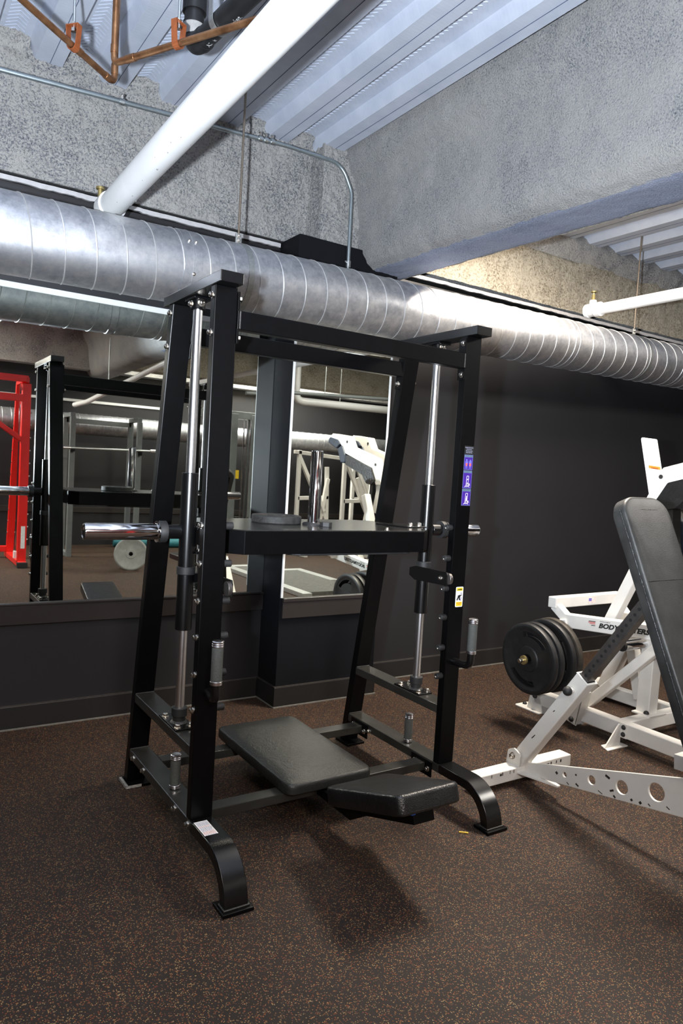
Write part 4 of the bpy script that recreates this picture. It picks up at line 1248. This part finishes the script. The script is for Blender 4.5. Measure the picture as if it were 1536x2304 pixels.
# ------------------------------------------------------------------ things behind the camera, seen in the mirrors
red = thing('smith_machine', (-.2, -4.6, 0), 'bright red steel smith machine reflected at the left edge of the mirror', 'exercise machine')
def rbar(name, a, b, w, h, up=(0, 0, 1), mat='red_paint', par=None): return MB().bar(a, b, w, h, up).build(name, mat, par or red, .006)
for x, s in ((.60, 1), (-1.0, -1)):
    rbar('front_upright', (x, -4.12, .05), (x, -4.12, 2.30), .10, .08, (0, 1, 0))
    MB().prism([(-4.08, 2.22), (-4.16, 2.22), (-4.24, 2.37), (-4.30, 2.42), (-4.30, 2.34), (-4.2, 2.30)], 'x', x - .05, x + .05).build('bent_top', 'red_paint', red, .006)
    rbar('rear_upright', (x, -5.05, .05), (x, -4.62, 2.34), .09, .06, (0, 1, 0))
    rbar('top_side_bar', (x, -4.16, 2.35), (x, -4.66, 2.35), .08, .07)
    rbar('base_bar', (x, -4.02, .045), (x, -5.15, .045), .10, .07)
    MB().box(x - .06, x + .06, -4.08, -4.0, 0, .07).build('end_cap', 'black_rubber', red, .004)
    MB().cyl((x - s * .02, -4.38, .10), (x - s * .02, -4.38, 2.32), .019, 20).build('guide_rod', 'chrome', red, smooth=True)
    MB().cyl((x - s * .02, -4.38, .08), (x - s * .02, -4.38, .17), .035, 20).build('rod_bumper', 'sticker_white', red, smooth=True)
    for i in range(11):
        MB().cyl((x + .052, -4.12, .35 + i * .16), (x + .068, -4.12, .35 + i * .16), .012, 10).build('catch_peg', 'bolt_steel', red, smooth=True)
        MB().cyl((x - .05, -4.62 - .43 * (1 - (.35 + i * .16) / 2.3), .35 + i * .16), (x + .05, -4.62 - .43 * (1 - (.35 + i * .16) / 2.3), .35 + i * .16), .013, 10).build('catch_peg', 'bolt_steel', red, smooth=True)
    MB().box(x - .018, x + .03, -4.079, -4.0775, .24, .52).build('info_sticker', 'sticker_white', red)
rbar('top_crossbar', (-1.0, -4.14, 2.36), (.60, -4.14, 2.36), .07, .08)
rbar('middle_crossbar', (-1.0, -4.12, 2.12), (.60, -4.12, 2.12), .07, .09)
rbar('corner_brace', (-.15, -4.12, 2.10), (.56, -4.12, 1.60), .06, .07, (0, 1, 0))
rbar('rear_crossbar', (-1.0, -5.05, .12), (.60, -5.05, .12), .06, .08)

o = MB().lathe([(.027, -.022), (.205, -.022), (.215, -.014), (.215, .014), (.205, .022), (.19, .022), (.18, .016), (.065, .016), (.06, .021), (.027, .021), (.027, -.022)],
    Matrix.Translation((1.85, -3.66, .206)) @ Euler((radians(-78), 0, radians(18))).to_matrix().to_4x4(), 56).build('weight_plate', 'plate_grey', smooth=True)
tag(o, 'large grey plate standing tilted on the floor, reflected left of the chrome bar', 'weight plate')
# the low stand it leans on
o = MB().prism([(-3.88, 0), (-3.74, 0), (-3.80, .42), (-3.88, .42)], 'x', 1.86, 2.0).build('plate_stand', 'black_steel', bevel=.004); tag(o, 'low dark stand behind the leaning grey plate in the mirror', 'stand')
o = MB().cyl((2.30, -6.12, .078), (3.40, -5.92, .078), .075, 28).build('foam_roller', 'teal_foam', bevel=.01, smooth=True); tag(o, 'long teal foam roller lying by the far wall in the mirror', 'foam roller')
o = MB().prism(rounded_poly([(2.02, -2.05), (2.14, -2.05), (2.14, -2.22), (2.02, -2.22)], .01), 'z', .0005, .0025).build('paper_scrap', 'paper'); tag(o, 'pale scrap of paper on the floor, reflected beside the rack leg', 'paper')
# far wall ledge, dado and the duct over there
mb = MB(); mb.box(XA, XB, YB, YB + .03, .53, .62); struct(mb.build('trim_6', 'ledge_paint', bevel=.004))
mb = MB(); mb.box(XA, 3.3, YB, YB + .02, 2.30, 2.34); struct(mb.build('trim_7', 'mirror_edge'))
fd_ = thing('spiral_duct', (2, -5.85, 1.92), 'round galvanised duct along the far wall, seen only in the mirror', 'duct')
mb = MB(); mb.cyl((XA, -5.95, 1.94), (XB, -5.95, 1.92), .16, 64); mb.build('duct_body', 'galvanised', fd_, smooth=True)
for i in range(60):
    x = -1 + i * .12
    MB().lathe([(.161, -.003), (.1635, 0), (.161, .003)], Matrix.Translation((x, -5.95, 1.9359 - .00118 * x * .98)) @ Euler((0, radians(90), 0)).to_matrix().to_4x4(), 40).build('duct_rib', 'duct_seam', fd_, smooth=True)
o = MB().tube([(1.49, -5.55, 2.19), (1.62, -5.3, 2.24), (2.1, -2.9, 2.72)], .036, 24).build('white_pipe', 'white_pipe', smooth=True); tag(o, 'short white pipe over the far duct in the left mirror', 'pipe')
MB().cyl((1.75, -4.7, 2.36), (1.75, -4.7, 3.45), .006, 10).build('hanger_rod', 'rod_zinc', o, smooth=True)

pr = thing('power_rack', (1.95, -5.3, 0), 'grey power rack with a bar across it, reflected behind the black press', 'power rack')
for x in (1.36, 2.31):
    for y in (-5.45, -5.0):
        MB().box(x - .035, x + .035, y - .035, y + .035, 0, 1.99).build('upright', 'grey_paint', pr, .004)
    MB().box(x - .035, x + .035, -5.45, -5.0, 1.99, 2.05).build('top_side_bar', 'grey_paint', pr, .004)
    MB().box(x - .035, x + .035, -5.45, -5.0, .0, .06).build('base_bar', 'grey_paint', pr, .004)
MB().box(1.36, 2.31, -5.485, -5.415, 1.92, 1.99).build('top_crossbar', 'grey_paint', pr, .004)
bb = thing('barbell', (1.95, -4.93, 1.53), 'long thin steel barbell resting on the grey power rack in the mirror', 'barbell')
MB().cyl((1.15, -4.93, 1.545), (2.65, -4.93, 1.575), .0145, 16).build('shaft', 'rod_zinc', bb, smooth=True)
for x in (1.13, 2.66): MB().cyl((x - .2, -4.93, 1.541 + (.0 if x < 2 else .031)), (x + .2, -4.93, 1.549 + (.0 if x < 2 else .031)), .026, 20).build('sleeve', 'grip_ring', bb, smooth=True)
for x in (1.36, 2.31): MB().box(x - .02, x + .02, -4.965, -4.89, 1.50, 1.532 + (.0 if x < 2 else .020)).build('bar_hook', 'black_steel', pr, .003)

cr = thing('cable_tower', (4.0, -5.3, 0), 'tall grey steel cable tower with a yellow tag reflected left of the column', 'exercise machine')
for x in (3.95, 4.30): MB().box(x - .06, x + .06, -5.4, -5.25, 0, 2.28).build('upright', 'grey_paint', cr, .005)
MB().box(3.3, 4.36, -5.4, -5.26, 2.20, 2.32).build('top_beam', 'grey_paint', cr, .005)
MB().box(3.3, 4.5, -5.42, -5.1, 0, .07).build('base', 'grey_paint', cr, .005)
MB().box(4.0, 4.06, -5.249, -5.247, 1.22, 1.36).build('yellow_tag', 'sticker_yellow', cr)
for x in (4.10, 4.16, 4.22): MB().cyl((x, -5.22, .1), (x, -5.22, 2.2), .012, 12).build('cable_rod', 'chrome', cr, smooth=True)
for i in range(9): MB().box(4.03, 4.27, -5.40, -5.24, .10 + i * .055, .148 + i * .055).build('stack_plate', 'plate_black', cr, .003)

fp_ = thing('foot_platform', (3.7, -2.9, 0), 'low platform with a bright tread plate border reflected below the black press', 'platform')
mb = MB(); mb.box(3.08, 3.20, -3.55, -1.75, 0, .05).box(3.95, 4.07, -3.55, -2.55, 0, .05).box(3.20, 3.95, -3.55, -3.43, 0, .05).build('tread_border', 'tread_plate', fp_, .003)
MB().prism([(3.20, -3.43), (3.95, -3.43), (3.95, -2.45), (3.55, -1.85), (3.20, -1.85)], 'z', 0, .045).build('rubber_top', 'rubber_mat', fp_, .002)

def frame_machine(x, y, label, pad):
    t = thing('exercise_machine', (x, y, 0), label, 'exercise machine', None)
    def b(n, a, c, w=.06, h=.06, m='white_paint', up=(0, 1, 0)): return MB().bar(V((x, y, 0)) + V(a), V((x, y, 0)) + V(c), w, h, up).build(n, m, t, .004)
    b('upright', (0, 0, 0), (0, 0, 1.75)); b('upright', (.62, 0, 0), (.55, 0, 1.5))
    b('top_beam', (-.1, 0, 1.72), (.9, .0, 1.66), up=(0, 0, 1)); b('cross_tie', (0, 0, .95), (.6, 0, .98), up=(0, 0, 1))
    b('brace', (.0, 0, 1.65), (.58, .05, .55)); b('brace', (.55, .05, 1.30), (.32, .08, .0)); b('base', (-.15, .0, .035), (1.0, .0, .035), up=(0, 0, 1)); b('base', (0, -.3, .035), (0, .4, .035), up=(0, 0, 1))
    b('lever', (.2, .10, 1.35), (.45, .14, .75), .05, .05)
    if pad:
        MB().prism(rounded_poly([(x + .52, .62), (x + .78, .58), (x + .70, 1.42), (x + .50, 1.44)], .05), 'y', y + .16, y + .24).build('back_pad', 'navy_vinyl', t, .02, smooth=True)
        MB().cyl((x + .78, y + .1, .85), (x + .78, y + .3, .85), .14, 28).build('roller_pad', 'black_rubber', t, .02, smooth=True)
    return t
frame_machine(4.95, -5.3, 'white framed machine reflected right beside the narrow mirror edge', False)
frame_machine(5.50, -4.75, 'white framed machine with a dark back pad reflected behind the chrome post', True)
frame_machine(6.25, -5.6, 'white framed machine farthest right in the narrow mirror', False)
o = MB().tube(fillet([(4.10, -4.0, 3.2), (4.10, -4.0, 2.42), (6.6, -3.7, 2.42)], .12, 6), .055, 24).build('white_pipe', 'white_pipe', smooth=True); tag(o, 'white elbowed ceiling pipe reflected in the narrow mirror', 'pipe')
for x, y in ((4.8, -3.916), (6.2, -3.748)): MB().cyl((x, y, 2.45), (x, y, 3.45), .006, 10).build('hanger_rod', 'rod_zinc', o, smooth=True)
o = MB().tube([(3.2, -3.3, 2.42), (7.5, -3.6, 2.66)], .025, 16).build('conduit', 'grey_paint', smooth=True); tag(o, 'thin grey pipe under the ceiling reflected in the narrow mirror', 'pipe')
for x, y, z in ((4.2, -3.37, 2.475), (5.4, -3.454, 2.54)): MB().cyl((x, y, z), (x, y, 3.45), .006, 10).build('hanger_rod', 'rod_zinc', o, smooth=True)
# girder across the room on the camera side, seen in the narrow mirror
struct(rough_sheet('trim_girder_face', 'fireproof_tan', lambda u, v: (1.9 + 9 * u, -4.6, 2.72 + .7 * v), 160, 14, .012, 10, (0, 1, 0)))
mb = MB(); mb.box(1.9, XB, -4.9, -4.6, 2.71, 2.74); struct(mb.build('trim_girder_soffit', 'fireproof_tan'))
# ------------------------------------------------------------------ lamps
def lamp(name, loc, size, power, col, rot=(0, 0, 0), sizey=None):
    ld = bpy.data.lights.new(name, 'AREA'); ld.energy = power; ld.color = col
    ld.shape = 'RECTANGLE' if sizey else 'DISK'; ld.size = size
    if sizey: ld.size_y = sizey
    o = bpy.data.objects.new(name, ld); COL.objects.link(o)
    o.location = loc; o.rotation_euler = rot
    return o
# camera flash: beside the lens (left, since the camera is held upright)
fp = CAM - right * .26 + fwd * .02 + up * .03
fd = bpy.data.lights.new('camera_flash', 'SPOT'); fd.energy = 1020; fd.color = (.82, .90, 1.0)
fd.spot_size = radians(118); fd.spot_blend = .6; fd.shadow_soft_size = .035
fo = bpy.data.objects.new('camera_flash', fd); COL.objects.link(fo)
fo.location = fp
aim = (fwd + up * .85 + right * .32).normalized()
fo.rotation_euler = (-aim).to_track_quat('Z', 'Y').to_euler()
WARM = (1.0, .89, .76)
lamp('bay_lamp', (2.45, .25, 3.28), .45, 190, WARM, (0, 0, 0), 1.0)
for (x, y, pw, sz) in ((-1.7, -1.9, 22, .6), (-1.3, -5.5, 330, .6), (2.9, -5.3, 70, 1.6), (5.2, -5.5, 260, 1.6), (4.6, -1.7, 120, .8), (-3.5, -3.5, 60, .6)):  # unseen area lights added to brighten the room, no fixtures built
    lamp('fill_light', (x, y, 3.34), sz, pw, (1.0, .94, .86), (0, 0, 0), 1.2)
w = bpy.data.worlds.new('world'); SC.world = w; w.use_nodes = True
w.node_tree.nodes['Background'].inputs[0].default_value = (.02, .02, .022, 1)
w.node_tree.nodes['Background'].inputs[1].default_value = 1

SC.view_settings.view_transform = 'Standard'
SC.view_settings.look = 'None'
SC.view_settings.exposure = 0
SC.view_settings.gamma = 1
SC.view_settings.use_curve_mapping = False
SC.cycles.max_bounces = 10
SC.cycles.glossy_bounces = 6
SC.cycles.diffuse_bounces = 4
SC.cycles.use_denoising = True
